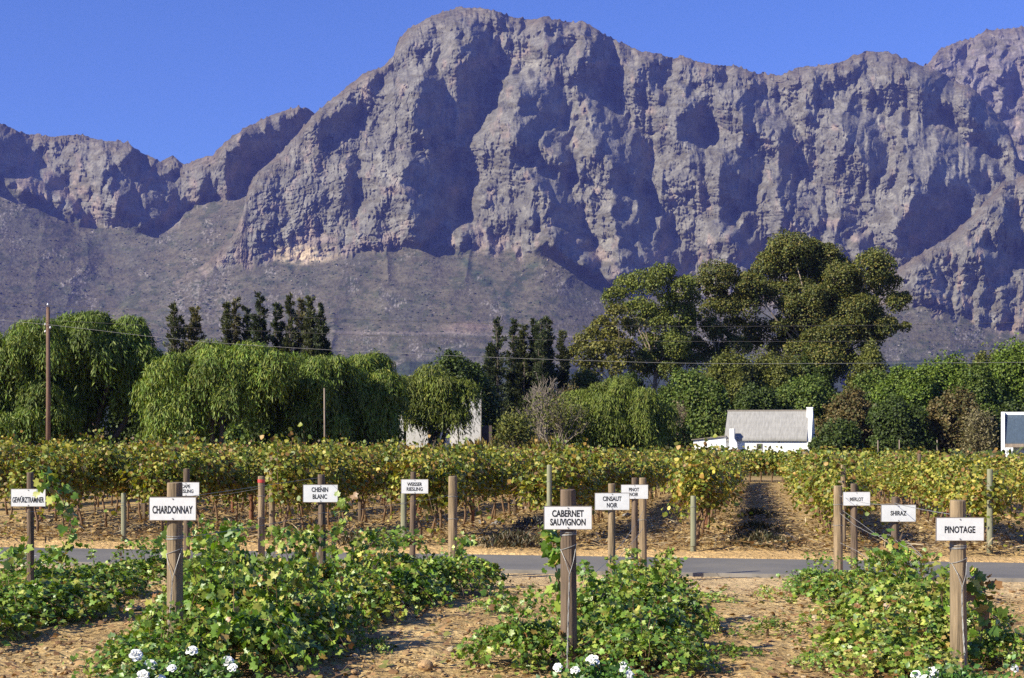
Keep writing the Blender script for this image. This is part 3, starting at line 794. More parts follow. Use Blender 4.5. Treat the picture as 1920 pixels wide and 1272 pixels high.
# willows: domes of hanging strands
WIL = [(0.135, 0.185, 0.022), (0.18, 0.215, 0.030), (0.085, 0.125, 0.018), (0.24, 0.25, 0.055)]
def willow(d, domes, label, trunk_px, nstr=1.8, cols=None, fringe=1.0, hmin=1.8, dl=(0.6, 2.3)):
    f_ = rnd.uniform(.82, 1.12); cols = [(c[0] * f_ * rnd.uniform(.88, 1.12), c[1] * f_, c[2] * f_) for c in WIL]; lw = rnd.uniform(.85, 1.2)
    b = foot(trunk_px, d)
    root = empty("willow_tree", b, label, "tree", "willows along the vineyard edge")
    mb = MB()
    P, A, N, C, S = [], [], [], [], []
    for (px, top, hw, drop) in domes:          # photo pixels
        c = at(px, top, d) - b
        rx = hw / F * d
        rzz = min(rx * 0.85, c.z * 0.5)
        c.z -= rzz
        c.y += rnd.uniform(-1, 1) * rx * 0.3
        limb(mb, (rnd.uniform(-.3, .3), 0, 0), c, 0.28, 0.1, 0.12, 6)
        nsub = int(9 + 3.2 * rx)
        subs = []
        for i in range(nsub):
            a = rnd.uniform(0, 2 * math.pi); e = rnd.uniform(-0.35, 1.45); k = rnd.uniform(.62, .98)
            q = c + Vector((math.cos(a) * math.cos(e) * rx * k, math.sin(a) * math.cos(e) * rx * k, math.sin(e) * rzz * k - (1 - k) * .5))
            r1 = rnd.uniform(.4, 1.3)
            q.z = min(q.z, c.z + rzz - r1 * .55 + rnd.uniform(0, .8))
            subs.append((q, r1, r1 * rnd.uniform(.5, .75)))
            limb(mb, c - Vector((0, 0, rzz * .6)), q, 0.07, 0.02, 0.15, 4, 4)
        for (q, r1, r2) in subs:
            ns = int(nstr * 62 * r1 * r1) + 18
            dd = rdir(ns); dd[:, 2] = np.abs(dd[:, 2]) * 0.95
            st = np.array(q) + dd * np.array([r1, r1, r2]) * rng.uniform(0.8, 1.06, (ns, 1))
            Ln = rng.uniform(dl[0], dl[1], ns) * (0.6 + 0.4 * drop)
            shade = rng.uniform(0.8, 1.2, ns) * rnd.uniform(.75, 1.25)
            Ln = Ln * np.where(rng.random(ns) < .12, 1.7, 1.0)
            K = 9
            for k in range(K):
                f = (k + rng.random(ns)) / K
                out = 0.35 * (1 - np.exp(-2.2 * f))
                p = st + dd * np.array([1, 1, 0]) * out[:, None] * np.minimum(Ln, 1.6)[:, None]
                p[:, 2] += 0.25 * f * (1 - f) - Ln * f ** 1.15
                p += rng.normal(size=p.shape) * 0.05
                keep = p[:, 2] > hmin
                n = keep.sum()
                if not n: continue
                P.append(p[keep]); a = np.zeros((n, 3)); a[:, 2] = -1
                a += rng.normal(size=(n, 3)) * 0.38 + dd[keep] * 0.25
                A.append(a); N.append(dd[keep] + rdir(n) * 0.8 + np.array([0, 0, .3]))
                C.append(pick(n, cols, [4, 3, 2.2, 1], 0.15) * shade[keep][:, None])
                S.append(rng.uniform(0.22, 0.5, n) * lw)
    P, A, N, C, S = map(np.concatenate, (P, A, N, C, S))
    link("crown", foliage_mesh("crown", P, A, N, S, T_card(0.105, 0.05), C, M['leaf_tree']), root)
    mb.build("trunk", M['bark'], root, True)
    return root
willow(104, [(55, 596, 75, 1.2), (-20, 625, 90, 1.2), (20, 690, 90, 1.0), (70, 720, 60, .9), (-30, 735, 80, .9), (40, 765, 60, .7)], "wide willow at the left edge behind the tall brown pole", 30)
willow(108, [(170, 572, 95, 1.3), (240, 600, 55, 1.2), (115, 592, 60, 1.2), (190, 650, 85, 1.2), (262, 655, 42, 1.3), (130, 690, 70, 1.2)], "tallest willow right of the brown pole with dark hollow below", 165)
willow(102, [(405, 620, 95, 1.2), (335, 655, 60, 1.2), (470, 645, 65, 1.2), (400, 690, 80, 1.2), (330, 720, 50, 1.2)], "rounded middle willow in front of the spire tree clump", 415)
willow(106, [(560, 658, 65, 1.2), (625, 665, 60, 1.2), (520, 690, 50, 1.2), (600, 725, 60, 1.2)], "lower willow right of the middle one with small pole before it", 570)
willow(110, [(700, 664, 48, 1.2), (660, 685, 45, 1.2), (722, 695, 32, 1.1), (690, 725, 45, 1.1)], "last willow of the left group beside the white ruin", 690)
willow(122, [(805, 690, 48, 1.1), (850, 705, 32, 1.0), (775, 710, 28, 1.0), (800, 740, 30, .8), (835, 745, 28, .8)], "thin straggly willow standing in front of the white ruin", 805, nstr=0.8, hmin=.8)
willow(126, [(1155, 702, 74, 1.2), (1105, 730, 45, 1.2), (1205, 735, 48, 1.2), (1150, 755, 70, 1.0), (1100, 775, 40, .8), (1205, 780, 40, .8)], "round bright willow left of the cottage, below the tall gum", 1150, nstr=1.7, hmin=.4)
willow(112, [(635, 765, 36, .8), (610, 790, 26, .6)], "low willow clump by the small pale pole", 630, nstr=0.9)

# broadleaf trees and bushes
def bush(px, top, d, hw, cols, w, label, n=9, leaf=0.27, dens=1.5, low=0.30, cat="bush", name="bush", lobe=5, bark='bark', group=None, bottom=845):
    b = foot(px, d)
    H = at(px, top, d).z - b.z; W = hw / F * d
    W *= 1.25
    n = int(n * 1.5)
    cl = [((0, 0, H * 0.5), (W * 0.80, W * 0.7, H * 0.47)), ((-W * .4, 0, H * .3), (W * .5, W * .5, H * .28)), ((W * .4, 0, H * .3), (W * .5, W * .5, H * .28))]
    for i in range(n):
        a = rnd.uniform(0, 2 * math.pi); e = rnd.uniform(-0.75, 1.35)
        cl.append(((math.cos(a) * math.cos(e) * W * .66, math.sin(a) * math.cos(e) * W * .6, H * 0.5 + math.sin(e) * H * .32),
                   (W * rnd.uniform(.18, .42), W * rnd.uniform(.2, .4), H * rnd.uniform(.10, .24))))
    return clump_tree(name, b, cl, cols, w, leaf, dens, label, cat, 0.12 + H * 0.012, bark, True, group, lobe=lobe, flat=0.3)
GRN = [(0.10, 0.145, 0.024), (0.14, 0.17, 0.03), (0.06, 0.095, 0.02)]
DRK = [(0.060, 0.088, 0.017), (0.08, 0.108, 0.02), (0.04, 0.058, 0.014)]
OLB = [(0.13, 0.14, 0.026), (0.165, 0.16, 0.034), (0.08, 0.095, 0.022)]
RST = [(0.13, 0.10, 0.033), (0.09, 0.09, 0.028), (0.165, 0.115, 0.042)]
BRT = [(0.115, 0.168, 0.02), (0.16, 0.205, 0.028), (0.07, 0.11, 0.017)]
W3 = [4, 2.5, 2]
for a in [
    (852, 656, 146, 62, DRK, "dark green domed tree just behind the white ruin", 10),
    (905, 715, 146, 30, [(0.085, 0.105, 0.022), (0.12, 0.12, 0.03), (0.05, 0.075, 0.02)], "green and yellowing bush beside the white ruin gable", 8),
    (985, 725, 163, 52, DRK, "dark low bush at the foot of the centre spire trees", 7),
    (1290, 690, 172, 52, GRN, "mid green bush below the tall airy gum tree", 9),
    (1370, 662, 176, 62, OLB, "large olive bush just behind the cottage's left end", 11),
    (1440, 656, 178, 60, OLB, "large olive bush behind the middle of the cottage roof", 11),
    (1250, 722, 174, 42, DRK, "dark bush between the round willow and the cottage", 7),
    (1510, 705, 172, 66, GRN, "broad green bush behind the cottage chimney", 10),
    (1590, 735, 166, 52, RST, "rust tinged bush right of the cottage chimney", 9),
    (1570, 790, 150, 44, DRK, "low dark bush beside the cottage's right gable", 6),
    (1630, 640, 182, 46, OLB, "pale olive tree rising at the right foot of the biggest gum", 9),
    (1700, 690, 168, 62, BRT, "bright green bush right of the rust tinged bush", 10),
    (1690, 745, 156, 52, DRK, "darkest green bush in front of the bright green one", 8),
    (1765, 662, 172, 58, BRT, "big leafy green tree between the dark bush and right edge", 10),
    (1785, 725, 158, 44, RST, "reddish brown bush before the big leafy green tree", 8),
    (1838, 690, 164, 40, GRN, "mid green bush left of the right-edge tree", 8),
    (1905, 640, 168, 52, BRT, "bright green tree at the right edge above the second cottage", 11),
    (1900, 745, 160, 34, DRK, "dark bush behind the second cottage at right edge", 6),
    (1225, 765, 166, 30, GRN, "small green shrub at the right foot of the round willow", 5),
    (120, 715, 122, 60, DRK, "dark bush added for the shade deep under the tallest willow", 7),  # dark backing bushes from here to the ruin, added for the willow hollows' shade
    (255, 705, 124, 60, DRK, "dark bush added as shade in the gap right of the tallest willow", 7),
    (330, 700, 120, 50, DRK, "dark bush added as shade in the hollow between the tallest and middle willows", 7),
    (470, 715, 122, 60, DRK, "dark bush added to give the shade behind the middle willow", 7),
    (640, 712, 122, 60, DRK, "dark bush added to give the shade behind the low willow clump", 7),
    (715, 735, 118, 34, DRK, "dark bush added to give the deep shade just left of the ruin", 6),
    (1330, 715, 160, 46, GRN, "rounded green bush left of the cottage roof", 8),
    (1420, 720, 168, 50, DRK, "dark bush rising straight behind the cottage roof", 8),
    (1520, 655, 186, 50, DRK, "shaded dark bush under the biggest gum's trunk", 8),
    (1640, 700, 176, 44, GRN, "green bush between the rust tinged and bright green bushes", 8),
    (1190, 700, 158, 44, DRK, "dark bush behind the round willow's right shoulder", 7),
    (1100, 690, 168, 42, OLB, "olive bush under the low leaning gum tree", 7),
    (880, 690, 150, 44, GRN, "green bush behind the ruin's right gable", 7),
    (760, 720, 150, 30, DRK, "dark bush in the gap left of the ruin", 6),
    (1850, 655, 178, 46, OLB, "olive tree top behind the big leafy green tree", 8),
    (440, 800, 95, 26, GRN, "small arching shrub in the shade under the middle willow", 6),
    (350, 806, 96, 22, DRK, "small dark shrub under the gap between the willows", 5)]:
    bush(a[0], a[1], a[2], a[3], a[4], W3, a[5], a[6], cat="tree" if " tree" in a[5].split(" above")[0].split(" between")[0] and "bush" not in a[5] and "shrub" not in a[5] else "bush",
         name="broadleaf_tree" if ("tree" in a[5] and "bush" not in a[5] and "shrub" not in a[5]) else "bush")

# bare thorny bushes
def bare(px, top, d, hw, label, leaf_n=0, cols=None, seedn=40, name="bare_bush", thick=0.10, mat='bark_grey', droop=0.0):
    b = foot(px, d); H = at(px, top, d).z - b.z; W = hw / F * d
    root = empty(name, b, label, "bush")
    mb = MB(); tips = []
    def grow(p, dirn, L, r, lev):
        e = p + dirn * L
        pts = limb(mb, p, e, r, r * 0.6, 0.16, 4 if lev else 6, 4)
        if lev >= 4: tips.append(e); return
        for i in range(3 if lev else 4):
            dd = (dirn + Vector((rnd.uniform(-1, 1), rnd.uniform(-1, 1), rnd.uniform(-.5 - droop, .75))) * 0.85).normalized()
            grow(pts[rnd.choice((3, 4, 4))], dd, L * rnd.uniform(.55, .85), r * 0.6, lev + 1)
    for i in range(4):
        a = rnd.uniform(0, 6.28)
        dd = Vector((math.cos(a) * 0.9 * W / H, math.sin(a) * 0.7 * W / H, 1)).normalized()
        grow(Vector((math.cos(a), math.sin(a), 0)) * 0.2, dd, H * 0.33, thick, 0)
    mx = max(v[2] for v in mb.v); wx = max(abs(v[0]) for v in mb.v)
    k1, k2 = H / mx, W / wx
    mb.v = [(v[0] * k2, v[1] * k2, max(0.0, v[2] * k1)) for v in mb.v]
    tips = [Vector((t.x * k2, t.y * k2, max(.1, t.z * k1))) for t in tips]
    mb.build("branches", M[mat], root)
    if leaf_n:
        n = leaf_n * len(tips)
        P = np.repeat(np.array([tuple(t) for t in tips]), leaf_n, 0) + rng.normal(size=(n, 3)) * 0.35
        P[:, 2] = np.maximum(P[:, 2], 0.1)
        link("foliage", foliage_mesh("foliage", P, rdir(n), rdir(n), rng.uniform(.14, .34, n), T_card(0.3), pick(n, cols, None), M['leaf_tree']), root)
bare(1005, 698, 138, 60, "grey leafless tree with crooked branches below the centre spire trees", thick=0.2, name="bare_tree")
bare(1045, 735, 122, 62, "straggly half bare bush with spreading brown limbs left of the round willow", 3, OLB, thick=0.12)
bare(1085, 715, 130, 40, "thin pale twiggy bush just left of the round willow", 4, RST)
bare(1300, 755, 166, 48, "brown leafless bush behind the cottage's low left end", 3, [(0.20, 0.15, 0.085), (0.15, 0.12, 0.06)])
bare(1838, 762, 150, 24, "pale brown weeping bush left of the second cottage", 12, [(0.22, 0.18, 0.09), (0.17, 0.15, 0.06)], droop=0.8)
bare(960, 780, 115, 34, "low grassy shrub with thin stems right of the white ruin", 7, OLB)
#PART4

# ------------------------------------------------------------------ white ruin and cottages
def quadm(mb, a, b, c, d): mb.add([a, b, c, d], [(0, 1, 2, 3)])
thatch = plain("grey_roof", (0.285, 0.27, 0.25), 0.95, 0.2, 1.2, 0.7, 0.05, st=(5, 1, 1))
slate = plain("slate_roof", (0.060, 0.085, 0.115), 0.6, 0.2, 2.0, 0.3, 0.02, st=(3, 1, 1))
dark = plain("dark_opening", (0.02, 0.018, 0.016), 0.7, 0.2, 3, 0.0)
plaster_old = plain("old_plaster", (0.56, 0.53, 0.50), 0.95, 0.16, 0.9, 0.6, 0.04)
timber = plain("grey_timber", (0.20, 0.17, 0.14), 0.9, 0.3, 6, 0.3, 0.01)
glass = plain("window_glass", (0.03, 0.035, 0.04), 0.12, 0.1, 2, 0.0)

def cottage():
    d = 155.0; k = d / F
    b = at(1362, 800, d); b.z = ground(b.x, d) - 0.1
    root = empty("cottage", b, "white cottage with pale grey thatch roof and end chimney among the vines", "cottage", rz=R(-16))
    X = lambda px: (px - 1362) * k
    Zp = lambda py: ZC - (py - HY) * k - b.z
    L = X(1511); D = 5.4
    ze = Zp(824); zr = Zp(774)
    w = MB()
    w.box((0, 0, 0), (L, D, ze))
    w.add([(0, 0, ze), (0, D, ze), (0, D / 2, zr - 0.12)], [(0, 1, 2)])
    wall = w.build("wall", M['white_wall'], root)
    # right parapet gable, a touch proud of the roof
    g = MB()
    y0, y1 = -0.15, D + 0.15
    prof = [(y0, 0), (y1, 0), (y1, ze - 0.1), (D / 2 + 0.55, zr + 0.12), (D / 2 - 0.55, zr + 0.12), (y0, ze - 0.1)]
    n = len(prof)
    g.add([(L + 0.003, y, z) for y, z in prof] + [(L + 0.42, y, z) for y, z in prof],
          [tuple(range(n))[::-1], tuple(range(n, 2 * n))] + [(i, (i + 1) % n, n + (i + 1) % n, n + i) for i in range(n)])
    g.build("gable", M['white_wall'], root)
    r = MB()
    t = 0.22
    for sgn in (0, 1):
        ya, yb = (-0.3, D / 2) if sgn == 0 else (D + 0.3, D / 2)
        za = ze - 0.14
        N = 26
        for i in range(N):      # courses of thatch, slightly uneven
            f0, f1 = i / N, (i + 1) / N
            q = lambda f, dz=0.0: (ya + (yb - ya) * f, za + (zr - za) * f + dz)
            j = rnd.uniform(0, 0.03)
            r.add([(-0.2, *q(f0, t + j)), (L, *q(f0, t + j)), (L, *q(f1, t)), (-0.2, *q(f1, t)), (-0.2, *q(f0)), (L, *q(f0)), (L, *q(f1)), (-0.2, *q(f1))],
                  [(0, 1, 2, 3), (4, 7, 6, 5), (0, 4, 5, 1), (3, 2, 6, 7), (0, 3, 7, 4), (1, 5, 6, 2)])
    roof = r.build("roof", thatch, root)
    c = MB(); c.tube([(-0.25, D / 2, zr + t - 0.02), (L, D / 2, zr + t - 0.02)], 0.11, 8); c.build("ridge", timber, roof)
    ch = MB(); zt = Zp(764)
    ch.box((L - 0.22, D / 2 - 0.75, zr - 0.6), (L + 0.41, D / 2 + 0.1, zt - 0.12)); ch.box((L - 0.26, D / 2 - 0.79, zt - 0.12), (L + 0.45, D / 2 + 0.14, zt))
    ch.build("chimney", M['white_wall'], root)
    # lean-to on the left with a small chimney
    x0 = X(1301)
    e = MB(); zl0, zl1 = Zp(826), Zp(819)
    pr = [(x0, 0), (-0.003, 0), (-0.003, zl1), (x0, zl0)]
    e.add([(x, -0.4, z) for x, z in pr] + [(x, D - 1.4, z) for x, z in pr], [(0, 1, 2, 3), (7, 6, 5, 4), (0, 4, 5, 1), (1, 5, 6, 2), (2, 6, 7, 3), (3, 7, 4, 0)])
    e.build("wall", M['white_wall'], root)
    lr = MB(); pr = [(x0 - 0.2, zl0 + 0.003), (-0.003, zl1 + 0.003), (-0.003, zl1 + 0.12), (x0 - 0.2, zl0 + 0.1)]
    lr.add([(x, -0.62, z) for x, z in pr] + [(x, D - 1.2, z) for x, z in pr], [(0, 1, 2, 3), (7, 6, 5, 4), (0, 4, 5, 1), (1, 5, 6, 2), (2, 6, 7, 3), (3, 7, 4, 0)])
    lr.build("roof", timber, root)
    c2 = MB(); xa, xb = X(1370), X(1379); zt = Zp(804)
    pr = [(xa - 0.15, 0), (xb + 0.55, 0), (xb + 0.28, ze - 0.35), (xb, ze + 0.1), (xb, zt), (xa, zt), (xa, ze + 0.1), (xa - 0.05, ze - 0.5)]
    n = len(pr)
    c2.add([(x, -1.15, z) for x, z in pr] + [(x, -0.32, z) for x, z in pr],
           [tuple(range(n)), tuple(range(n, 2 * n))[::-1]] + [(i, n + i, n + (i + 1) % n, (i + 1) % n) for i in range(n)])
    c2.build("chimney", M['white_wall'], root)
    wf = MB(); xa, xb = X(1418), X(1429); za, zb = Zp(842), Zp(832)
    for lo, hi in (((xa, -0.06, za), (xa + .08, 0.02, zb)), ((xb - .08, -0.06, za), (xb, 0.02, zb)), ((xa + .08, -0.06, zb - .08), (xb - .08, 0.02, zb)), ((xa + .08, -0.06, za), (xb - .08, 0.02, za + .08))): wf.box(lo, hi)
    win = wf.build("window", timber, root)
    p = MB(); p.box((xa + .08, -0.02, za + .08), (xb - .08, 0.01, zb - .08)); p.build("pane", glass, win)
    v = MB(); v.tube([(X(1459), -0.08, Zp(829)), (X(1459), 0.02, Zp(829))], 0.07, 10); v.build("vent", dark, root)
cottage()

def cottage_right():
    d = 140.0; k = d / F
    b = at(1884, 800, d); b.z = ground(b.x, d) - 0.1
    root = empty("cottage", b, "white cottage with dark slate roof cut off by the right frame edge", "cottage", rz=R(-18.7))
    X = lambda px: (px - 1884) * k
    Zp = lambda py: ZC - (py - HY) * k - b.z
    L = 9.0; D = 5.0; ze = Zp(832); zr = Zp(779)
    w = MB(); w.box((0, 0, 0), (L, D, ze)); w.build("wall", M['white_wall'], root)
    g = MB(); prof = [(-1.35, 0), (D + .2, 0), (D + .2, ze), (D / 2 + .5, zr + .35), (D / 2 - .5, zr + .35), (-1.35, ze + .25)]
    # stepped end wall seen almost edge on
    n = len(prof)
    g.add([(-0.34, y, z) for y, z in prof] + [(-0.003, y, z) for y, z in prof], [tuple(range(n))[::-1], tuple(range(n, 2 * n))] + [(i, (i + 1) % n, n + (i + 1) % n, n + i) for i in range(n)])
    g.build("gable", M['white_wall'], root)
    r = MB()
    for i in range(22):
        f0, f1 = i / 22, (i + 1) / 22
        q = lambda f, dz: (-1.25 + (D / 2 + 1.25) * f, ze + (zr - ze) * f + dz)
        r.add([(0, *q(f0, .16)), (L, *q(f0, .16)), (L, *q(f1, .12)), (0, *q(f1, .12)), (0, *q(f0, .01)), (L, *q(f0, .01)), (L, *q(f1, .01)), (0, *q(f1, .01))],
              [(0, 1, 2, 3), (4, 7, 6, 5), (0, 4, 5, 1), (3, 2, 6, 7), (0, 3, 7, 4), (1, 5, 6, 2)])
    r.build("roof", slate, root)
    c = MB(); c.box((0.0, D / 2 - .14, zr + .06), (L, D / 2 + .14, zr + .34)); c.build("ridge", M['white_wall'], root)
    e = MB(); e.box((0.0, -1.33, ze - .34), (L, -1.18, ze - .003)); e.build("gutter", M['bark_pale'], root)
    p = MB()
    p.box((0.0, -1.3, 0), (0.75, -0.003, ze - .35)); p.build("porch_wall", M['white_wall'], root)
    p = MB(); p.box((1.75, -0.05, 0.1), (2.8, 0.02, 1.95)); p.build("door", dark, root)
cottage_right()

def ruin():
    d = 134.0; k = d / F
    b = at(732, 800, d); b.z = ground(b.x, d) - 0.1
    root = empty("ruined_building", b, "roofless white ruin with pointed gable half hidden by the straggly willow", "ruin")
    X = lambda px: (px - 732) * k
    Zp = lambda py: ZC - (py - HY) * k - b.z
    def slab(name, prof, y0, y1, mat=plaster_old):
        m = MB(); n = len(prof)
        m.add([(x, y0, z) for x, z in prof] + [(x, y1, z) for x, z in prof], [tuple(range(n)), tuple(range(n, 2 * n))[::-1]] + [(i, n + i, n + (i + 1) % n, (i + 1) % n) for i in range(n)])
        return m.build(name, mat, root)
    slab("gable", [(X(858), 0), (X(901), 0), (X(901), Zp(748)), (X(893), Zp(745)), (X(885), Zp(741)), (X(876), Zp(740)), (X(858), Zp(752))], 0, 0.4)
    slab("wall", [(X(731), 0), (X(756), 0), (X(756), Zp(744)), (X(745), Zp(740)), (X(731), Zp(748))], 0.5, 0.9)
    slab("wall", [(X(757), 0), (X(857), 0), (X(857), Zp(765)), (X(835), Zp(752)), (X(810), Zp(733)), (X(803), Zp(729)), (X(790), Zp(738)), (X(782), Zp(731)), (X(765), Zp(736)), (X(757), Zp(744))], 3.2, 3.6)
    m = MB(); m.box((X(862), -0.05, Zp(792)), (X(872), 0.0, Zp(772))); m.build("window", dark, root)
    m = MB(); m.box((X(902), 0.5, 0), (X(922), 0.8, Zp(798))); m.build("low_wall", plain("brown_wall", (0.10, 0.07, 0.06), 0.9, 0.2), root)
    m = MB(); m.box((X(728), 4, Zp(745)), (X(745), 7, Zp(735))); m.build("roof_sheet", plain("green_sheet", (0.10, 0.36, 0.27), 0.6, 0.15), root)
ruin()

# dry golden field strip behind the ruin
def field():
    n = 9000
    d = rng.uniform(130, 160, n); px = rng.uniform(885, 1230, n)
    x = (px - 960) / F * d
    z = np.array([ground(a, b_) for a, b_ in zip(x, d)])
    P = np.stack([x, d, z], -1)
    A = np.zeros((n, 3)); A[:, 2] = 1; A += rng.normal(size=(n, 3)) * 0.25
    tag(link("dry_grass", foliage_mesh("dry_grass", P, A, rdir(n), rng.uniform(1.2, 3.2, n), T_card(0.06), pick(n, [(0.28, 0.19, 0.05), (0.20, 0.15, 0.05), (0.14, 0.13, 0.04)]), M['leaf_tree'])), kind="stuff")
field()
# rank weeds and grass along the far edge of the vineyard
def weeds():
    n = 16000
    d = rng.uniform(97, 128, n); px = rng.uniform(-40, 1960, n)
    x = (px - 960) / F * d
    z = np.array([ground(a, b_) for a, b_ in zip(x, d)])
    h = rng.uniform(0, 1, n) ** 2 * (0.6 + 1.6 * fbm(x * 0.3, d * 0.3, 4, 3))
    P = np.stack([x, d, z + h], -1)
    tag(link("undergrowth", foliage_mesh("undergrowth", P, rdir(n) + np.array([0, 0, .5]), rdir(n), rng.uniform(.3, .7, n), T_card(0.3), pick(n, [(0.06, 0.09, 0.02), (0.09, 0.11, 0.03), (0.12, 0.11, 0.04)]), M['leaf_tree'])), kind="stuff")
weeds()

# ------------------------------------------------------------------ poles, power lines, fence posts
def pole(name, px, top, d, r, mat, label, bottom=None, insul=True):
    b = foot(px, d); h = at(px, top, d).z - b.z
    root = empty(name, b, label, "pole")
    m = MB(); m.tube([(0, 0, -0.2), (0.02, 0, h * .5), (0.0, 0, h)], [r * 1.15, r, r * .85], 10); m.build("shaft", mat, root, True)
    if insul:
        for z, sx in ((h + .12, 0), (h - 1.15, -1), (h - 1.35, 1), (h - 1.6, -1)):
            m = MB(); m.tube([(0, 0, z - .12), (sx * .16, -0.05, z - .1), (sx * .16, -0.05, z)], .018, 5); br = m.build("bracket", M['bark'], root)
            m = MB(); m.tube([(sx * .16, -.05, z - .02), (sx * .16, -.05, z + .03), (sx * .16, -.05, z + .05), (sx * .16, -.05, z + .12)], [.05, .065, .045, .03], 8); m.build("insulator", M['white_wall'], br, True)
    return root
pole("utility_pole", 90, 576, 92, 0.14, plain("creosoted_wood", (0.15, 0.085, 0.055), 0.9, 0.3, 6, 0.4, 0.01, st=(1, 1, .2)), "tall brown wooden utility pole in front of the left willows")
pole("pole", 608, 728, 98, 0.055, M['bark_pale'], "short pale pole before the low willow left of the ruin", insul=False)
pole("pole", 859, 752, 128, 0.06, timber, "thin grey pole right in front of the ruin's white gable", insul=False)
pole("pole", 902, 732, 138, 0.06, timber, "thin grey pole behind the right corner of the ruin", insul=False)
for i, (px, top) in enumerate(((1646, 830), (1686, 829), (1757, 829))):
    pole("fence_post", px, top - 4, 120, 0.045, M['bark_pale'], ("thin pale fence post right of the cottage, leftmost of three", "thin pale fence post, middle one of three below the darkest bush", "thin pale fence post, rightmost of three below the dark bushes")[i], insul=False)["category"] = "post"
wirem = plain("power_wire", (0.10, 0.09, 0.085), 0.5, 0.1, 3, 0.0)
wirel = plain("power_wire_pale", (0.30, 0.29, 0.27), 0.5, 0.1, 3, 0.0)
for lab, mt, pts in [
    ("upper thin power line crossing before the mountain foot", wirem, [(-200, 560), (90, 573), (350, 586), (600, 597), (850, 605), (1000, 610), (1300, 613), (1700, 610), (2100, 600)]),
    ("middle thin power line crossing before the mountain foot", wirem, [(-200, 590), (90, 600), (350, 615), (600, 626), (850, 634), (1010, 638), (1300, 641), (1700, 640), (2100, 634)]),
    ("lowest pale power line passing in front of the trees", wirel, [(-200, 585), (90, 607), (340, 640), (600, 656), (900, 670), (1300, 683), (1500, 682), (1920, 680), (2100, 678)])]:
    m = MB()
    xs = np.linspace(-200, 2100, 60)
    ys = gblur(np.interp(xs, [p[0] for p in pts], [p[1] for p in pts])[None, :], 0, 2.5)[0]
    m.tube([at(x, y, 91.8 + 0.004 * (x - 90)) for x, y in zip(xs, ys)], 0.010, 4)
    tag(m.build("power_line", mt), lab, "power line")

# ------------------------------------------------------------------ vineyard beyond the road
VCOL = [(0.205, 0.225, 0.034), (0.33, 0.30, 0.05), (0.12, 0.17, 0.027), (0.31, 0.195, 0.047), (0.17, 0.09, 0.03), (0.46, 0.40, 0.11)]
VW = [4.6, 3.2, 3.6, 1.0, 0.9, 0.8]
def vineyard_vine(i, hang=0.32, nleaf=1500, size=0.084, T=T_vine_lo(), w=VW):
    """canopy over a crooked bare trunk; returns stem mesh, foliage mesh"""
    mb = MB()
    lean = rnd.uniform(-.12, .12)
    z = 0.85 + rnd.uniform(-.06, .06)
    pts = [(rnd.uniform(-.04, .04), 0, -0.08), (lean * .5 + rnd.uniform(-.05, .05), rnd.uniform(-.03, .03), .3), (lean + rnd.uniform(-.04, .04), rnd.uniform(-.03, .03), .6), (lean * .6, 0, z)]
    mb.tube(pts, [.038, .028, .024, .028], 6)
    for s in (-1, 1):
        mb.tube([(lean * .6, 0, z - .02), (lean * .6 + .03, s * .22, z + .05), (lean * .6, s * .58, z + .03)], [.024, .02, .014], 5)
    P, A, N, C, S = [], [], [], [], []
    nc = 24
    for j in range(nc):
        y = rnd.uniform(-.62, .62)
        x = lean * .6
        side = rnd.uniform(-1, 1)
        h = rnd.uniform(.5, 1.2)
        droop = rnd.random() ** 1.5 * 1.15 + (hang if rnd.random() < .5 else 0)
        cp = [Vector((x, y, z + .03)), Vector((x + side * .12, y + rnd.uniform(-.08, .08), z + h * .5)), Vector((x + side * .3, y + rnd.uniform(-.15, .15), z + h * (.95 - .25 * droop))), Vector((x + side * (.42 + .2 * droop), y + rnd.uniform(-.25, .25), z + h * (1.0 - .95 * droop)))]
        if j % 2 == 0: mb.tube(cp, [.008, .006, .005, .003], 3, False)
        n = nleaf // nc
        t = rng.random(n) * 3
        c = np.array([tuple(q) for q in cp]); i0 = np.minimum(t.astype(int), 2); f = (t - i0)[:, None]
        p = c[i0] * (1 - f) + c[i0 + 1] * f + rng.normal(size=(n, 3)) * np.array([.13, .11, .10])
        P.append(p)
        out = np.stack([p[:, 0] * 2.2, rng.normal(size=n) * .3, np.full(n, .55)], -1)
        N.append(unit(out) + rdir(n) * .75); A.append(rdir(n) + np.array([0, 0, -.7]) + out * .3)
        C.append(pick(n, VCOL, w, .2)); S.append(size * rng.uniform(.6, 1.3, n))
    P, A, N, C, S = map(np.concatenate, (P, A, N, C, S))
    return mb.mesh("stem", M['cane'], True), P, A, N, S, C, T
protos = []
for i in range(9):
    w = [VW, VW, [4, 2, 4, 1, .6, .6], [3.5, 4, 2.5, 1.6, 1.4, 1], VW, [5, 3, 3, 1, .5, .6], [3.5, 3.5, 2.6, 1.6, 1.2, 1.2], VW, [3, 2.6, 2, 2.2, 2.2, .6]][i]
    st, P, A, N, S, C, T = vineyard_vine(i, w=w)
    protos.append((st, foliage_mesh("foliage", P, A, N, S, T, C, M['leaf_vine'])))
ends = []
for i in range(3):
    st, P, A, N, S, C, T = vineyard_vine(i, hang=.75, w=[4.6, 3, 3.6, 1.2, 1.2, .6])
    ends.append((st, foliage_mesh("foliage", P, A, N, S, T, C, M['leaf_vine'])))
lo_protos = [vineyard_vine(i, nleaf=260, size=0.20, T=T_card(0.42), w=VW) for i in range(5)]

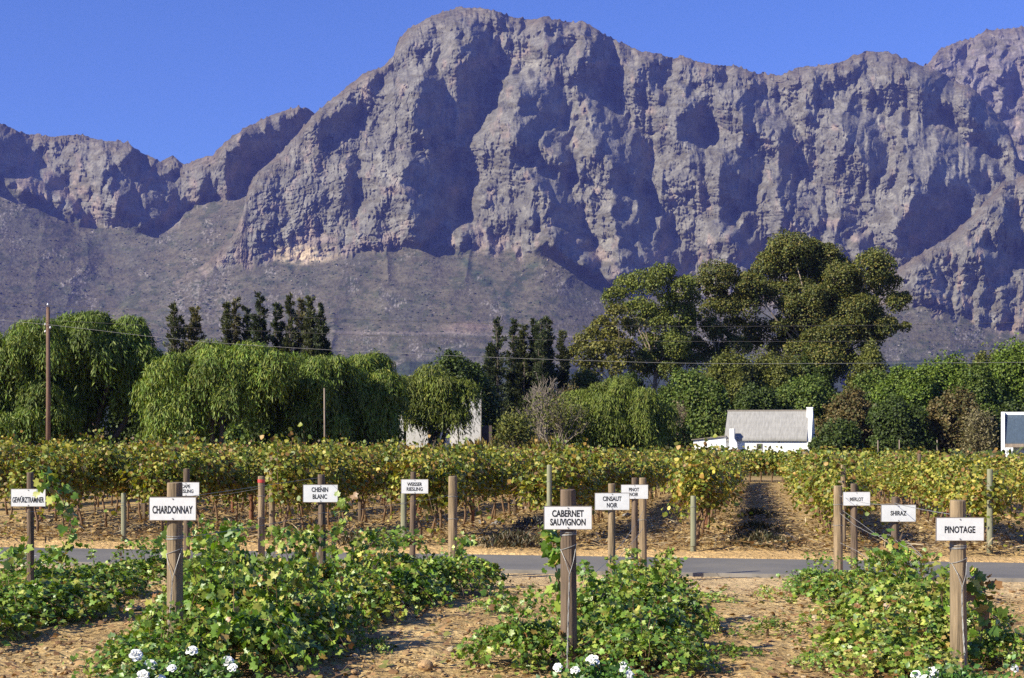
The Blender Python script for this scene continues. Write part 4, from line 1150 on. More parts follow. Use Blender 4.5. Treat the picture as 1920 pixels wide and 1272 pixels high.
ROWS = [-1.24 + 2.75 * k for k in range(-17, 0)] + [-1.24, 1.48, 4.15, 6.85, 9.6, 12.3, 15.0, 17.7]
GAP = 1.08
spots = []
for u in ROWS:
    v = 28.1 + rnd.uniform(-.2, .2)
    while v < 79:
        x, y = xy(u + rnd.uniform(-.07, .07), v)
        px = 960 + F * x / y
        if -90 < px < 2010: spots.append((y, x, u, v))
        v += GAP + rnd.uniform(-.1, .1)
spots.sort()
ROWLAB = {}
def row_label(u, v):
    r = ROWS.index(u)
    end = v < 29.6
    if u == -1.24: side = "row just left of the open aisle"
    elif u == 1.48: side = "row just right of the open aisle"
    elif u > 1.48: side = "rows right of the aisle, beyond the Shiraz sign"
    elif u < -12: side = "leftmost rows beyond the road"
    else: side = "middle rows left of the aisle"
    return ("yellowing end grapevine facing the road, " if end else "yellowing trellised grapevine, ") + side
# occlusion aware choice: the 290 that show largest = the nearest ones
NEAR = 290
stuff = []
for i, (y, x, u, v) in enumerate(spots):
    z = ground(x, y)
    rz = -YAW + (math.pi if rnd.random() < .5 else 0) + rnd.uniform(-.06, .06)
    sc = rnd.uniform(.92, 1.08) * min(1.02, max(.86, 1 - .012 * (x + 3))) * (1 - .10 * min(1, max(0, (y - 34) / 25)))
    if i < NEAR:
        st, fo = ends[rnd.randrange(3)] if v < 29.7 else protos[rnd.randrange(len(protos))]
        root = empty("grapevine", (x, y, z), row_label(u, v), "grapevine", "trellised vines beyond the road", rz)
        root.scale = (rnd.uniform(.9, 1.12), 1, sc)
        link("stem", st, root); link("foliage", fo, root)
    else:
        stuff.append((x, y, z, rz, sc))
def far_rows():
    V, Fc, C, mi = [], [], [], []
    o = 0
    for (x, y, z, rz, sc) in stuff:
        st, P, A, N, S, Cc, T = lo_protos[rnd.randrange(5)]
        Rm = np.array(Matrix.Rotation(rz, 3, 'Z'))
        v, f, k = leaves(P @ Rm.T * [1, 1, sc] + [x, y, z], A @ Rm.T, N @ Rm.T, S, T)
        V.append(v); Fc.append(f + o); C.append(np.repeat(Cc * rnd.uniform(.8, 1.2), k, 0)); mi.append(np.zeros(len(f), int)); o += len(v)
        # bare trunk: a crooked three sided stem
        ln = rnd.uniform(-.1, .1)
        ring = []
        for (zz, ox, r) in ((-.1, 0, .035), (.45, ln, .028), (.95, ln * .5, .028)):
            for q in range(3): ring.append((x + ox + r * math.cos(q * 2.09), y + r * math.sin(q * 2.09), z + zz))
        fs = []
        for l in range(2):
            for q in range(3):
                a, b_, c_, d_ = l * 3 + q, l * 3 + (q + 1) % 3, l * 3 + 3 + (q + 1) % 3, l * 3 + 3 + q
                fs += [(a, b_, c_), (a, c_, d_)]
        V.append(np.array(ring)); Fc.append(np.array(fs) + o); C.append(np.tile([0.12, .075, .045], (9, 1))); mi.append(np.ones(len(fs), int)); o += 9
    me = np_mesh("vineyard_rows", np.concatenate(V), np.concatenate(Fc), [M['leaf_vine'], M['cane']], np.concatenate(C), midx=np.concatenate(mi))
    tag(link("vineyard_rows", me), "far vine rows merging into one yellow-green mass", "vine rows", kind="stuff")
# the block across the end of the aisle belongs to the far mass
for v in (80.5, 82.5, 85):
    u = -6.0
    while u < 9:
        x, y = xy(u, v); stuff.append((x, y, ground(x, y), -YAW + math.pi / 2, .92)); u += 0.6
far_rows()

# posts of the trellis
post_new = plain("treated_post", (0.21, 0.205, 0.125), 0.85, 0.3, 22, 0.5, 0.01, st=(1, 1, .08))
post_old = plain("weathered_post", (0.125, 0.085, 0.055), 0.9, 0.65, 26, 1.0, 0.02, st=(1, 1, .07))
post_grey = plain("grey_post", (0.225, 0.16, 0.092), 0.9, 0.6, 26, 1.0, 0.02, st=(1, 1, .07))
post_red = plain("red_brown_post", (0.20, 0.085, 0.045), 0.9, 0.3, 7, 0.3, 0.012, st=(1, 1, .12))
def post(name, base, h, r, mat, label, group=None, cat="post", leanx=0.0, rings=0):
    root = empty(name, base, label, cat, group)
    m = MB(); n = 14
    m.tube([(leanx * t * h, 0, -.3 + (h + .3) * t) for t in (0, .3, .6, .85, .99, 1.0)], [r * 1.06, r * 1.04, r, r * .97, r * .95, r * .88], n)
    m.build("shaft", mat, root, True)
    for i in range(rings):
        w = MB(); z = h * (.80 - .22 * i)
        w.tube([(math.cos(a) * (r + .004) + leanx * z, math.sin(a) * (r + .004), z + .006 * math.sin(3 * a)) for a in np.linspace(0, 2 * math.pi, 15)], .004, 4, False)
        w.build("wire_tie", M['wire'], root)
    return root
for px, basepy, toppy, dd, r, mat, lab in [
    (232, 1010, 925, 29.3, .055, post_new, "pale trellis end post between the first two signs, across the road"),
    (510, 1016, 852, 29.2, .06, post_grey, "tall trellis end post right of the post with red tape"),
    (757, 1022, 925, 28.2, .06, post_new, "pale trellis end post left beside the Weisser Riesling post"),
    (1030, 1028, 872, 27.6, .05, post_new, "greenish trellis end post standing up behind the Cabernet Sauvignon sign"),
    (1300, 1034, 930, 27.1, .055, post_new, "pale trellis end post at the left side of the open aisle"),
    (1581, 1036, 872, 27.1, .05, post_grey, "thin trellis end post beside the Merlot sign, right of the aisle"),
    (1856, 1038, 880, 26.6, .055, post_new, "greenish trellis end post right of the Pinotage sign")]:
    b = foot(px, dd); post("trellis_post", b, at(px, toppy, dd).z - b.z, r, mat, lab, "end posts of the trellis", rings=1)
pi = 0
for u in ROWS[8:20]:
    for v in (33.5 + (pi % 3) * .7, 39.5, 46):
        x, y = xy(u, v); px = 960 + F * x / y
        if not (0 < px < 1920): continue
        post("trellis_post", (x, y, ground(x, y)), 1.75, .05, post_red if pi % 2 else post_old, "brown trellis post half hidden inside the vine rows", "posts inside the vine rows"); pi += 1

# straw, prunings and leaf litter on the vineyard floor
def litter():
    n = 26000
    v = 27.3 + rng.random(n) ** 1.8 * 45; u = rng.uniform(-18, 10, n)
    x = u * CA + v * SA; y = -u * SA + v * CA
    z = np.interp(v, GV, GZ) + 0.05 + rng.random(n) * 0.07 + 0.03
    a = rng.uniform(0, 2 * math.pi, n)
    A = np.stack([np.cos(a), np.sin(a), rng.normal(size=n) * .22], -1)
    P = np.stack([x, y, z], -1)
    N = rdir(n) * .5 + np.array([0, 0, 1])
    stick = rng.random(n) < .45
    V1, F1, k1 = leaves(P[stick], A[stick], N[stick], rng.uniform(.15, .55, stick.sum()), T_card(0.035, 0.02))
    c1 = np.repeat(pick(stick.sum(), [(0.42, 0.31, 0.19), (0.30, 0.21, 0.13), (0.52, 0.42, 0.28), (0.14, .10, .07)]), k1, 0)
    o = ~stick
    V2, F2, k2 = leaves(P[o], A[o], N[o], rng.uniform(.06, .14, o.sum()), T_card(0.45, 0.2))
    c2 = np.repeat(pick(o.sum(), [(0.42, 0.28, 0.12), (0.28, 0.165, 0.075), (0.48, 0.35, 0.17), (0.16, .10, .05)]), k2, 0)
    tag(link("leaf_litter", np_mesh("leaf_litter", np.concatenate([V1, V2]), np.concatenate([F1, F2 + len(V1)]), M['leaf_vine'], np.concatenate([c1, c2]))), kind="stuff")
litter()
# weed tufts on the aisle floor, coloured dark to carry its shadow strip
def tuft(px, d, hw, h, n, label, cols, cat="weed"):
    b = foot(px, d); W = hw / F * d
    root = empty("weed_clump", b, label, cat)
    P = rng.normal(size=(n, 3)) * np.array([W * .5, W * .55, 0]); P[:, 2] = rng.random(n) ** 1.4 * h * np.exp(-((P[:, 0] / W) ** 2))
    link("foliage", foliage_mesh("foliage", P, rdir(n) * .8 + np.array([0, 0, 1]), rdir(n), rng.uniform(.07, .18, n), T_card(0.12), pick(n, cols), M['leaf_vine']), root)
    m = MB()
    for i in range(14):
        a = rnd.uniform(0, 6.28); m.tube([(0, 0, 0), (math.cos(a) * W * .4, math.sin(a) * W * .4, h * .7)], .006, 3, False)
    m.build("stem", M['cane'], root)
DW = [(0.07, 0.065, 0.03), (0.10, 0.08, 0.04), (0.05, 0.055, 0.025), (0.18, .13, .07)]
tuft(1425, 27.9, 55, .20, 900, "scrubby weed clump darkened as the shadow strip, road end of the aisle", DW)
tuft(1420, 32, 36, .18, 700, "weed clump darkened as the shadow strip in the middle of the aisle", DW)
tuft(1424, 39, 26, .18, 500, "small weed clump darkened as the shadow strip far up the aisle", DW)
tuft(690, 28.3, 60, .20, 700, "heap of dark prunings by the road left of Weisser Riesling", DW + [(0.04, .03, .025)])
tuft(960, 27.9, 62, .22, 800, "heap of dark prunings by the road left of Cabernet sign", DW + [(0.04, .03, .025)])
tuft(1000, 33, 30, .25, 400, "grey pile of old prunings among stones behind the road", [(0.10, .095, .10), (0.16, .14, .13)])
#PART5

# ------------------------------------------------------------------ near rows: name posts, wires
board_m = plain("sign_white", (0.66, 0.65, 0.635), 0.5, 0.07, 14, 0.0)
def lettering(lines, w, h, parent, y):
    """black block capitals, each line fitted to (width, height)"""
    for (txt, cx, cz, lw, lh) in lines:
        cu = bpy.data.curves.new("lettering", 'FONT')
        cu.body = txt; cu.size = 1.0; cu.offset = 0.03; cu.extrude = 0.0; cu.resolution_u = 3
        cu.align_x = 'CENTER'
        tmp = bpy.data.objects.new("lettering_tmp", cu); COL.objects.link(tmp)
        bpy.context.view_layer.update()
        me = bpy.data.meshes.new_from_object(tmp.evaluated_get(bpy.context.evaluated_depsgraph_get()))
        bpy.data.objects.remove(tmp)
        n = len(me.vertices); co = np.zeros(n * 3); me.vertices.foreach_get("co", co); co = co.reshape(-1, 3)
        lo, hi = co.min(0), co.max(0)
        q = np.zeros_like(co)
        q[:, 0] = cx + ((co[:, 0] - lo[0]) / (hi[0] - lo[0]) - .5) * lw
        q[:, 2] = cz + ((co[:, 1] - lo[1]) / (hi[1] - lo[1]) - .5) * lh
        q[:, 1] = y
        me.vertices.foreach_set("co", q.ravel()); me.update()
        me.materials.clear(); me.materials.append(M['black'])
        o = link("lettering", me, parent)

def sign_post(px, top, d, wpx, sx, sy, sh, mat, label, lines, lean=0.0, wire=0, yaw=0.0, tilt=0.0, cap=None):
    """px = post centre, top = post top row; sign centre (sx, sy) and size wpx x sh, all photo pixels at distance d"""
    k = d / F
    b = foot(px, d)
    root = empty("sign_post", b, label, "sign post", "name posts of the near vine rows")
    h = at(px, top, d).z - b.z
    r = wpx * k / 2
    m = MB(); n = 16
    lx = lambda z: lean * z
    zs = [-.3, .0, .25 * h, .5 * h, .75 * h, .97 * h, h - .008, h]
    rs = [1.05, 1.05, 1.03, 1.0, .98, .96, .95, .88]
    m.tube([(lx(z), 0.004 * math.sin(3 * z), z) for z in zs], [r * q for q in rs], n)
    m.build("post", mat, root, False)
    # board
    cx = (sx - px) * k; cz = ZC - (sy - HY) * k - b.z
    W, H = wboard[0] * k, sh * k
    g = MB(); t = 0.006; y0 = -r - .012
    fr = .0045
    Mx = Matrix.Translation((cx, y0, cz)) @ Matrix.Rotation(yaw, 4, 'Z') @ Matrix.Rotation(tilt, 4, 'Y')
    g.box((-W / 2, -t, -H / 2), (W / 2, t, H / 2))
    bo = g.build("sign_board", board_m, root); bo.matrix_local = Mx
    f = MB()
    for lo, hi in (((-W / 2 - fr, -t - .002, H / 2), (W / 2 + fr, t, H / 2 + fr)), ((-W / 2 - fr, -t - .002, -H / 2 - fr), (W / 2 + fr, t, -H / 2)),
                   ((-W / 2 - fr, -t - .002, -H / 2), (-W / 2, t, H / 2)), ((W / 2, -t - .002, -H / 2), (W / 2 + fr, t, H / 2))): f.box(lo, hi)
    f.build("frame", M['bark_grey'], bo)
    L = []
    for (txt, ox, oy, lw, lh) in lines: L.append((txt, ox * k, -oy * k, lw * k, lh * k))
    lettering(L, W, H, bo, -t - .0015)
    for s in (1, -1):
        sc = MB(); sc.tube([(0, -t - .006, s * (H / 2 - .012)), (0, -t + .001, s * (H / 2 - .012))], .006, 8); sc.build("screw", M['wire'], bo)
    # ties
    if wire:
        zt = h * wire
        for i, dz in enumerate((0, .018, .03)):
            w = MB(); w.tube([(lx(zt) + math.cos(a) * (r + .003), math.sin(a) * (r + .003), zt - dz + .006 * math.sin(a + i)) for a in np.linspace(0, 2 * math.pi, 17)], .0028, 5, False)
            w.build("wire_tie", M['wire'], root)
        zv = zt - .13; zj = zv - .22
        w = MB()
        w.tube([(lx(zv) + math.cos(a) * (r + .003), math.sin(a) * (r + .003), zv + .025 * math.cos(a)) for a in np.linspace(0, 2 * math.pi, 17)], .003, 5, False)
        for s in (-1, 1):
            w.tube([(s * r * .96 + lx(zv), -r * .5, zv + s * .02), (s * r * .5, -r - .012, (zv + zj) / 2), (0, -r - .02, zj)], .0032, 5, False)
        # twisted double strand running to an anchor in the soil
        for ph in (0, math.pi):
            w.tube([(-.03 * t_ + .004 * math.cos(22 * t_ + ph), -r - .02 - .22 * t_ ** 1.5 + .004 * math.sin(22 * t_ + ph), zj + (-.03 - zj) * t_) for t_ in np.linspace(0, 1, 70)], .0026, 4, False)
        w.build("anchor_wire", M['wire'], root)
    return root

wboard = [88]
def SP(w, *a, **k):
    wboard[0] = w; return sign_post(*a, **k)
# front posts
SP(86, 328, 905, 12.0, 30, 328, 953, 42, post_grey, "thick name post with white board reading CHARDONNAY", [("CHARDONNAY", 0, 2, 75, 15)], wire=.72)
SP(88, 1067, 918, 12.0, 30, 1064, 970, 42, post_old, "thick dark name post with white board reading CABERNET SAUVIGNON", [("CABERNET", 0, -8, 59, 13), ("SAUVIGNON", 0, 8, 66, 13)], lean=-.006, wire=.77)
SP(88, 1798, 938, 12.0, 30, 1794, 991, 42, post_grey, "thick name post with white board reading PINOTAGE", [("PINOTAGE", 0, 1, 57, 13)], lean=-.008, wire=.74)
# middle posts
SP(64, 57, 886, 16.6, 13, 56, 933, 32, post_old, "slim name post with white board reading GEWÜRZTRAMINER", [("GEWÜRZTRAMINER", 0, 3, 59, 13)])
SP(64, 605, 890, 16.6, 14, 602, 925, 32, post_old, "slim name post with white board reading CHENIN BLANC", [("CHENIN", -1, -7, 31, 9), ("BLANC", -1, 6, 27, 9)], lean=-.01)
SP(64, 1147, 907, 16.6, 14, 1147, 940, 31, post_grey, "slim name post with white board reading CINSAUT NOIR", [("CINSAUT", 0, -5, 35, 9), ("NOIR", 0, 7, 20, 9)])
SP(64, 1678, 932, 16.6, 14, 1682, 962, 31, post_old, "slim name post with white board reading SHIRAZ", [("SHIRAZ", 0, 0, 30, 9)])
# back posts
SP(50, 350, 879, 21.1, 12, 350, 917, 25, post_old, "back name post with board CAPE RIESLING half hidden by the Chardonnay post", [("CAPE", 0, -5, 17, 7), ("RIESLING", 0, 4, 29, 7)])
SP(50, 773, 885, 21.1, 11, 778, 912, 26, post_old, "back name post with small board reading WEISSER RIESLING", [("WEISSER", 0, -4, 28, 7), ("RIESLING", 0, 5, 30, 7)], lean=.01)
SP(50, 1190, 896, 21.1, 12, 1189, 922, 26, post_old, "back name post with small board reading PINOT NOIR", [("PINOT", -1, -4, 19, 7), ("NOIR", -1, 5, 16, 7)])
SP(50, 1602, 907, 21.1, 13, 1604, 935, 25, post_old, "back name post with small board reading MERLOT", [("MERLOT", 0, 1, 25, 7)], lean=-.006)
# plain strainer posts at the road end of each near row
for px, top, d, w, mat, lab, ln in [
    (490, 893, 21.8, 13, post_grey, "strainer post with a red band near its top, right of Chardonnay", .0),
    (849, 893, 21.8, 17, post_grey, "plain thick strainer post standing alone right of the Weisser Riesling board", .0),
    (1206, 896, 22.0, 14, post_grey, "plain strainer post close behind the PINOT NOIR board", -.005),
    (1572, 911, 21.8, 17, post_grey, "plain strainer post close left of the MERLOT board", -.005)]:
    b = foot(px, d)
    o = post("strainer_post", b, at(px, top, d).z - b.z, w / 2 * d / F, mat, lab, None, leanx=ln, rings=2)
    if px == 490:
        m = MB(); hh = at(px, 899, d).z - b.z; r = w / 2 * d / F + .004
        m.tube([(0, 0, hh), (0, 0, hh - .05)], r, 14, False); m.build("red_band", plain("red_tape", (0.45, .05, .04), .5, .1), o)

def wire_run(pts, label, r=.0032, sag=.0):
    P = [at(*p) for p in pts]
    out = []
    for a, b in zip(P[:-1], P[1:]):
        for i in range(10):
            t = i / 10
            q = a.lerp(b, t); q.z -= sag * 4 * t * (1 - t); out.append(q)
    out.append(P[-1])
    m = MB(); m.tube(out, r, 5, False)
    tag(m.build("trellis_wire", M['wire']), label, "wire")
wire_run([(1574, 962, 21.6), (1602, 985, 20.4), (1640, 1005, 18.6), (1668, 1003, 17.2), (1690, 1022, 16), (1730, 1045, 15)], "slack pale wire drooping from the Merlot strainer post past Shiraz")
wire_run([(1580, 958, 21.6), (1612, 980, 20), (1650, 1008, 18), (1700, 1015, 16.2), (1728, 1042, 15)], "second slack wire beside the drooping one near Shiraz", .003)
wire_run([(1575, 1018, 21.6), (1606, 1033, 20), (1650, 1062, 17.5), (1690, 1085, 15)], "low slack wire from the Merlot strainer post into the leaves")
wire_run([(1574, 930, 21.6), (1630, 945, 19), (1678, 944, 16.5), (1800, 967, 12.1)], "tight wire linking the Merlot, Shiraz and Pinotage posts", sag=.01)
wire_run([(849, 926, 21.7), (773, 940, 21.0), (605, 962, 16.5), (328, 1010, 12.1)], "tight wire from the lone strainer post to Chenin Blanc and Chardonnay", .0026, .02)
wire_run([(490, 915, 21.7), (350, 935, 21.0), (57, 960, 16.5), (-300, 1000, 12)], "tight wire from the red banded post toward Gewürztraminer", .0026, .02)
wire_run([(605, 895, 16.5), (328, 935, 12.1)], "thin top wire between Chenin Blanc and Chardonnay posts", .002, .0)
wire_run([(1206, 958, 21.9), (1190, 985, 21), (1147, 1042, 16.6), (1100, 1085, 14)], "slanting wire between the Pinot Noir and Cinsaut posts", .003, .02)
wire_run([(1206, 990, 21.9), (1165, 1040, 17.5), (1110, 1110, 13.5)], "lower slanting wire between the Pinot Noir and Cinsaut posts", .003, .02)

# ------------------------------------------------------------------ near vines, sprawling and unpruned
NCOL = [(0.145, 0.245, 0.032), (0.24, 0.31, 0.05), (0.085, 0.16, 0.024), (0.36, 0.36, 0.08), (0.38, 0.26, 0.08), (0.22, 0.11, 0.04)]
NWG = [5, 4, 3.5, 1.1, .35, .25]
NWY = [3, 5, 2, 3.2, 1.0, .5]
TV = T_vine()
def near_vine(ncane, w, size=0.086, reach=1.0, up=1.0, lpc=28):
    mb = MB(); P, A, N, C, S = [], [], [], [], []
    mb.tube([(0, 0, -.1), (.03, .02, .2), (-.02, 0, .42)], [.04, .032, .03], 7)
    for j in range(ncane):
        a = rnd.uniform(0, 2 * math.pi)
        L = reach * rnd.uniform(.55, 1.15)
        hz = up * rnd.uniform(.25, .85)
        ex = Vector((math.cos(a), math.sin(a), 0))
        p0 = Vector((0, 0, .38)) + ex * .05
        end = rnd.uniform(.02, .45) * hz
        cp = [p0, p0 + ex * L * .25 + Vector((0, 0, hz * .55)), p0 + ex * L * .62 + Vector((rnd.uniform(-.1, .1), rnd.uniform(-.1, .1), hz * .5)), Vector((ex.x * L, ex.y * L, end + .04))]
        if rnd.random() < .09:      # an upright shoot
            cp = [p0, p0 + ex * .15 + Vector((0, 0, .35)), p0 + ex * .28 + Vector((0, 0, .62 * up)), p0 + ex * .4 + Vector((rnd.uniform(-.1, .1), 0, .85 * up))]
        pts = []
        for t in np.linspace(0, 1, 9):
            b0, b1, b2, b3 = (1 - t) ** 3, 3 * t * (1 - t) ** 2, 3 * t * t * (1 - t), t ** 3
            pts.append(cp[0] * b0 + cp[1] * b1 + cp[2] * b2 + cp[3] * b3)
        if j % 2 == 0: mb.tube(pts, [.007 - .0006 * i for i in range(9)], 4, False)
        arr = np.array([tuple(q) for q in pts])
        t = np.clip(rng.random(lpc) ** .75, .08, 1) * 7.999; i0 = t.astype(int); f = (t - i0)[:, None]
        base = arr[i0] * (1 - f) + arr[i0 + 1] * f
        off = rdir(lpc) * rng.uniform(.03, .11, (lpc, 1)); off[:, 2] = np.abs(off[:, 2]) * .8
        p = base + off; p[:, 2] = np.maximum(p[:, 2], .03)
        P.append(p)
        N.append(np.array([0, 0, .5]) + rdir(lpc) * .95 + np.array([ex.x, ex.y, 0]) * .5)
        A.append(off * 6 + rdir(lpc) * .5 + np.array([0, 0, -.25]))
        C.append(pick(lpc, NCOL, w, .16) * rnd.uniform(.82, 1.18)); S.append(size * rng.uniform(.45, 1.4, lpc))
    P, A, N, C, S = map(np.concatenate, (P, A, N, C, S))
    return mb.mesh("stem", M['cane'], True), foliage_mesh("foliage", P, A, N, S, TV, C, M['leaf_near'])
NP = [near_vine(92, NWG), near_vine(92, NWG, up=1.1), near_vine(84, NWY), near_vine(98, NWG, .07), near_vine(84, NWY, up=1.1), near_vine(90, [4, 4, 3, 1.6, .6, .3])]
LOWP = [near_vine(34, NWG, .075, 1.0, .35, 18), near_vine(30, NWY, .075, 1.0, .35, 15)]
def put_vine(px, d, rx, h, proto, label, low=False, ry=None):
    b = foot(px, d); b.z -= .02
    st, fo = (LOWP if low else NP)[proto]
    root = empty("grapevine", b, label, "grapevine", "sprawling vines of the near rows", rnd.uniform(0, 6.28))
    f = 1 if low else (.80 if px < 880 else .76)
    root.scale = (rx * f, (ry or rx) * f, h * (.45 if low else (.84 if 290 < px < 880 else .70)))
    link("stem", st, root); link("foliage", fo, root)
    return root
PUT = [
 # far left row (Gewürztraminer)
 (-120, 13.6, 1.0, .85, 0, "green vine cut by the left frame edge, nearest of its row"),
 (20, 14.6, .95, .82, 3, "dark green vine in front of the Gewürztraminer post"),
 (110, 15.4, .95, .78, 0, "bushy vine just right of the Gewürztraminer post foot"),
 (60, 17.0, .9, .7, 1, "vine behind the Gewürztraminer post"),
 (190, 17.6, .85, .75, 3, "vine between the Gewürztraminer and Chardonnay posts"),
 (275, 19.2, .8, .7, 1, "small vine left below the CAPE RIESLING board"),
 # Chardonnay row
 (300, 11.4, .8, .62, 3, "vine hiding the foot of the CHARDONNAY post"),
 (440, 11.9, .85, .85, 0, "broad green vine right of the CHARDONNAY post at the bottom"),
 (385, 13.2, .95, .95, 1, "tall vine right behind the CHARDONNAY post"),
 (520, 12.9, .9, .86, 5, "yellow flecked vine left of the CHENIN BLANC post"),
 (470, 14.4, .95, 1.0, 0, "tallest vine with shoots up to the road, between Chardonnay and Chenin Blanc"),
 (590, 13.6, .75, .75, 3, "dark vine in front of the CHENIN BLANC post"),
 (555, 15.6, .95, .92, 5, "vine left beside the CHENIN BLANC post"),
 (665, 15.2, .85, .72, 2, "pale yellowish vine right of the CHENIN BLANC post"),
 (640, 17.0, .95, .82, 5, "vine behind the CHENIN BLANC post toward the road"),
 (735, 16.6, .85, .72, 0, "vine below the WEISSER RIESLING board"),
 (720, 18.4, .9, .74, 1, "vine at the foot of the WEISSER RIESLING post"),
 (825, 17.8, .8, .74, 3, "dark end vine of its row below the lone strainer post"),
 (850, 19.2, .8, .70, 0, "last vine by the road at the lone strainer post"),
 (420, 17.5, .85, .85, 1, "vine between the red banded post and Chardonnay"),
 # Cabernet row
 (978, 12.2, .72, .72, 1, "bright green vine left of the CABERNET SAUVIGNON post"),
 (1205, 12.0, .85, .72, 3, "dark green vine right of the CABERNET SAUVIGNON post"),
 (1190, 12.8, .85, .88, 0, "wide vine in the middle, right behind Cabernet Sauvignon"),
 (1130, 13.8, .8, .80, 1, "vine behind the CABERNET SAUVIGNON board"),
 (1215, 14.6, .9, .82, 5, "yellow-green vine in front of the CINSAUT NOIR post"),
 (1190, 16.3, .85, .72, 0, "vine at the foot of the CINSAUT NOIR post"),
 (1215, 18.2, .8, .70, 5, "vine below the PINOT NOIR board nearest the road"),
 # Pinotage row
 (1690, 11.6, .75, .60, 2, "yellow-green vine left of the PINOTAGE post at the bottom"),
 (1640, 12.6, .85, .68, 2, "yellowish vine spreading over bare soil left of Pinotage"),
 (1770, 13.0, .9, .82, 4, "yellowing vine right behind the PINOTAGE post"),
 (1860, 12.4, .62, .55, 3, "dark drooping vine right of the PINOTAGE post"),
 (1700, 14.6, .9, .84, 4, "yellow leaved vine below the SHIRAZ board"),
 (1620, 14.6, .8, .62, 2, "pale vine left of the SHIRAZ post"),
 (1680, 16.2, .85, .80, 5, "vine at the foot of the SHIRAZ post"),
 (1590, 17.0, .85, .66, 0, "green vine in front of the MERLOT post"),
 (1545, 18.8, .8, .62, 3, "small dark vine at left below the MERLOT strainer post"),
 (1620, 19.6, .7, .5, 1, "little vine close to the road behind MERLOT")]
for a in PUT: put_vine(*a)
for px, py, w, p, lab in [
    (1330, 1132, .42, 0, "trailing shoot on the soil right of the Cinsaut row"), (1440, 1192, .55, 1, "bright trailing shoot lying on bare soil left of the Pinotage row"),
    (1375, 1238, .40, 0, "short green shoot on the soil right of the Cabernet row"), (910, 1150, .40, 0, "leafy runner creeping left of the Cabernet row"),
    (1530, 1255, .35, 0, "small leafy sprout on the soil left of the Pinotage row"), (1335, 1190, .22, 1, "tiny sprout between stones right of the Cabernet row"),
    (1850, 1170, .5, 0, "leafy shoots creeping right behind the Pinotage post"), (235, 1215, .3, 0, "small sprout on the soil left of the Chardonnay post"),
    (700, 1225, .3, 0, "small sprout among the stones in the middle gap"), (1440, 1125, .3, 1, "little green sprout near the road left of the Merlot post")]:
    d = F * 2.04 / (py - HY)
    for _ in range(6):
        g_ = ground((px - 960) / F * d, d); d = F * (ZC - g_) / (py - HY)
    put_vine(px, d, w, .6, p, lab, low=True, ry=w * .55)

# tall wandering shoots with leaves
def climber(path, label, n=70, w=NWG, size=.10):
    P = [at(*p) for p in path]
    arr = np.array([tuple(q - P[0]) for q in P])
    root = empty("vine_shoot", P[0], label, "vine shoot")
    m = MB(); m.tube([tuple(q) for q in arr], .005, 4, False); m.build("stem", M['cane'], root)
    t = rng.random(n) * (len(arr) - 1.001); i0 = t.astype(int); f = (t - i0)[:, None]
    p = arr[i0] * (1 - f) + arr[i0 + 1] * f + rng.normal(size=(n, 3)) * .055
    link("foliage", foliage_mesh("foliage", p, rdir(n) + np.array([0, 0, -.5]), rdir(n) + np.array([0, -.5, .4]), size * rng.uniform(.5, 1.2, n), TV, pick(n, NCOL, w), M['leaf_near']), root)
climber([(110, 1075, 15.6), (125, 1030, 15.6), (135, 985, 15.6), (118, 940, 15.6), (95, 905, 15.7), (78, 890, 15.8)], "tall leafy shoot climbing beside the Gewürztraminer post", 110)
climber([(628, 1090, 15.8), (622, 1040, 15.8), (630, 1000, 15.8), (638, 960, 15.8), (648, 935, 15.8)], "pale leafy shoot rising right of the Chenin Blanc post", 70, NWY, .085)
climber([(1050, 1110, 12.4), (1040, 1050, 12.5), (1035, 1010, 12.5), (1040, 985, 12.5)], "bright green shoot under the Cabernet Sauvignon board", 60, NWG, .11)
climber([(400, 1060, 13.6), (425, 1020, 13.8), (436, 992, 13.8)], "leafy shoot pointing up right of the Chardonnay post", 45)
climber([(1680, 1090, 16.0), (1690, 1060, 16.0), (1680, 1030, 16.1), (1660, 1012, 16.2)], "leafy shoot curling up the Shiraz post", 55)
climber([(1830, 1240, 12.1), (1845, 1170, 12.2), (1850, 1120, 12.2), (1838, 1092, 12.2), (1822, 1110, 12.2)], "dark wilted shoot drooping right of the Pinotage post", 60, [1, .5, 3, .3, .5, 2])
climber([(20, 1080, 14.8), (22, 1045, 14.8), (28, 1020, 14.8)], "small shoot left of the Gewürztraminer post", 26)
climber([(860, 1060, 18.6), (868, 1030, 18.6), (862, 1010, 18.6)], "small shoot beside the lone strainer post", 35)

# ------------------------------------------------------------------ rose bushes
def rose_flower_mesh(full=1.0):
    V, Fc = [], []
    def petal(a, tilt, L, W, z0):
        o = len(V)
        for i in range(5):
            t = i / 4
            for j in range(5):
                s = (j - 2) / 2
                w = W * math.sin(math.pi * (0.18 + 0.70 * t)) * s
                rr = L * t * math.cos(tilt * (0.5 + 0.6 * t)) + 0.004
                zz = z0 + L * t * math.sin(tilt * (1.35 - 0.75 * t)) + 0.35 * w * w / max(W, 1e-6) - 0.006 * t * t
                V.append((rr * math.cos(a) - w * math.sin(a), rr * math.sin(a) + w * math.cos(a), zz))
        for i in range(4):
            for j in range(4):
                q = o + i * 5 + j; Fc.append((q, q + 1, q + 6, q + 5))
    for n, tilt, L, W, z in ((6, .25, .052, .026, 0), (6, .6, .045, .023, .004), (5, .95, .038, .019, .008), (4, 1.25, .030, .014, .010), (3, 1.45, .024, .010, .012)):
        for k in range(n): petal(2 * math.pi * k / n + rnd.uniform(-.2, .2) + tilt, tilt * full + rnd.uniform(-.1, .1), L * rnd.uniform(.9, 1.1), W, z)
    return np_mesh("rose_flower", np.array(V), np.array(Fc), M['petal'], None, True)
RF = [rose_flower_mesh(), rose_flower_mesh(.8), rose_flower_mesh(1.1)]
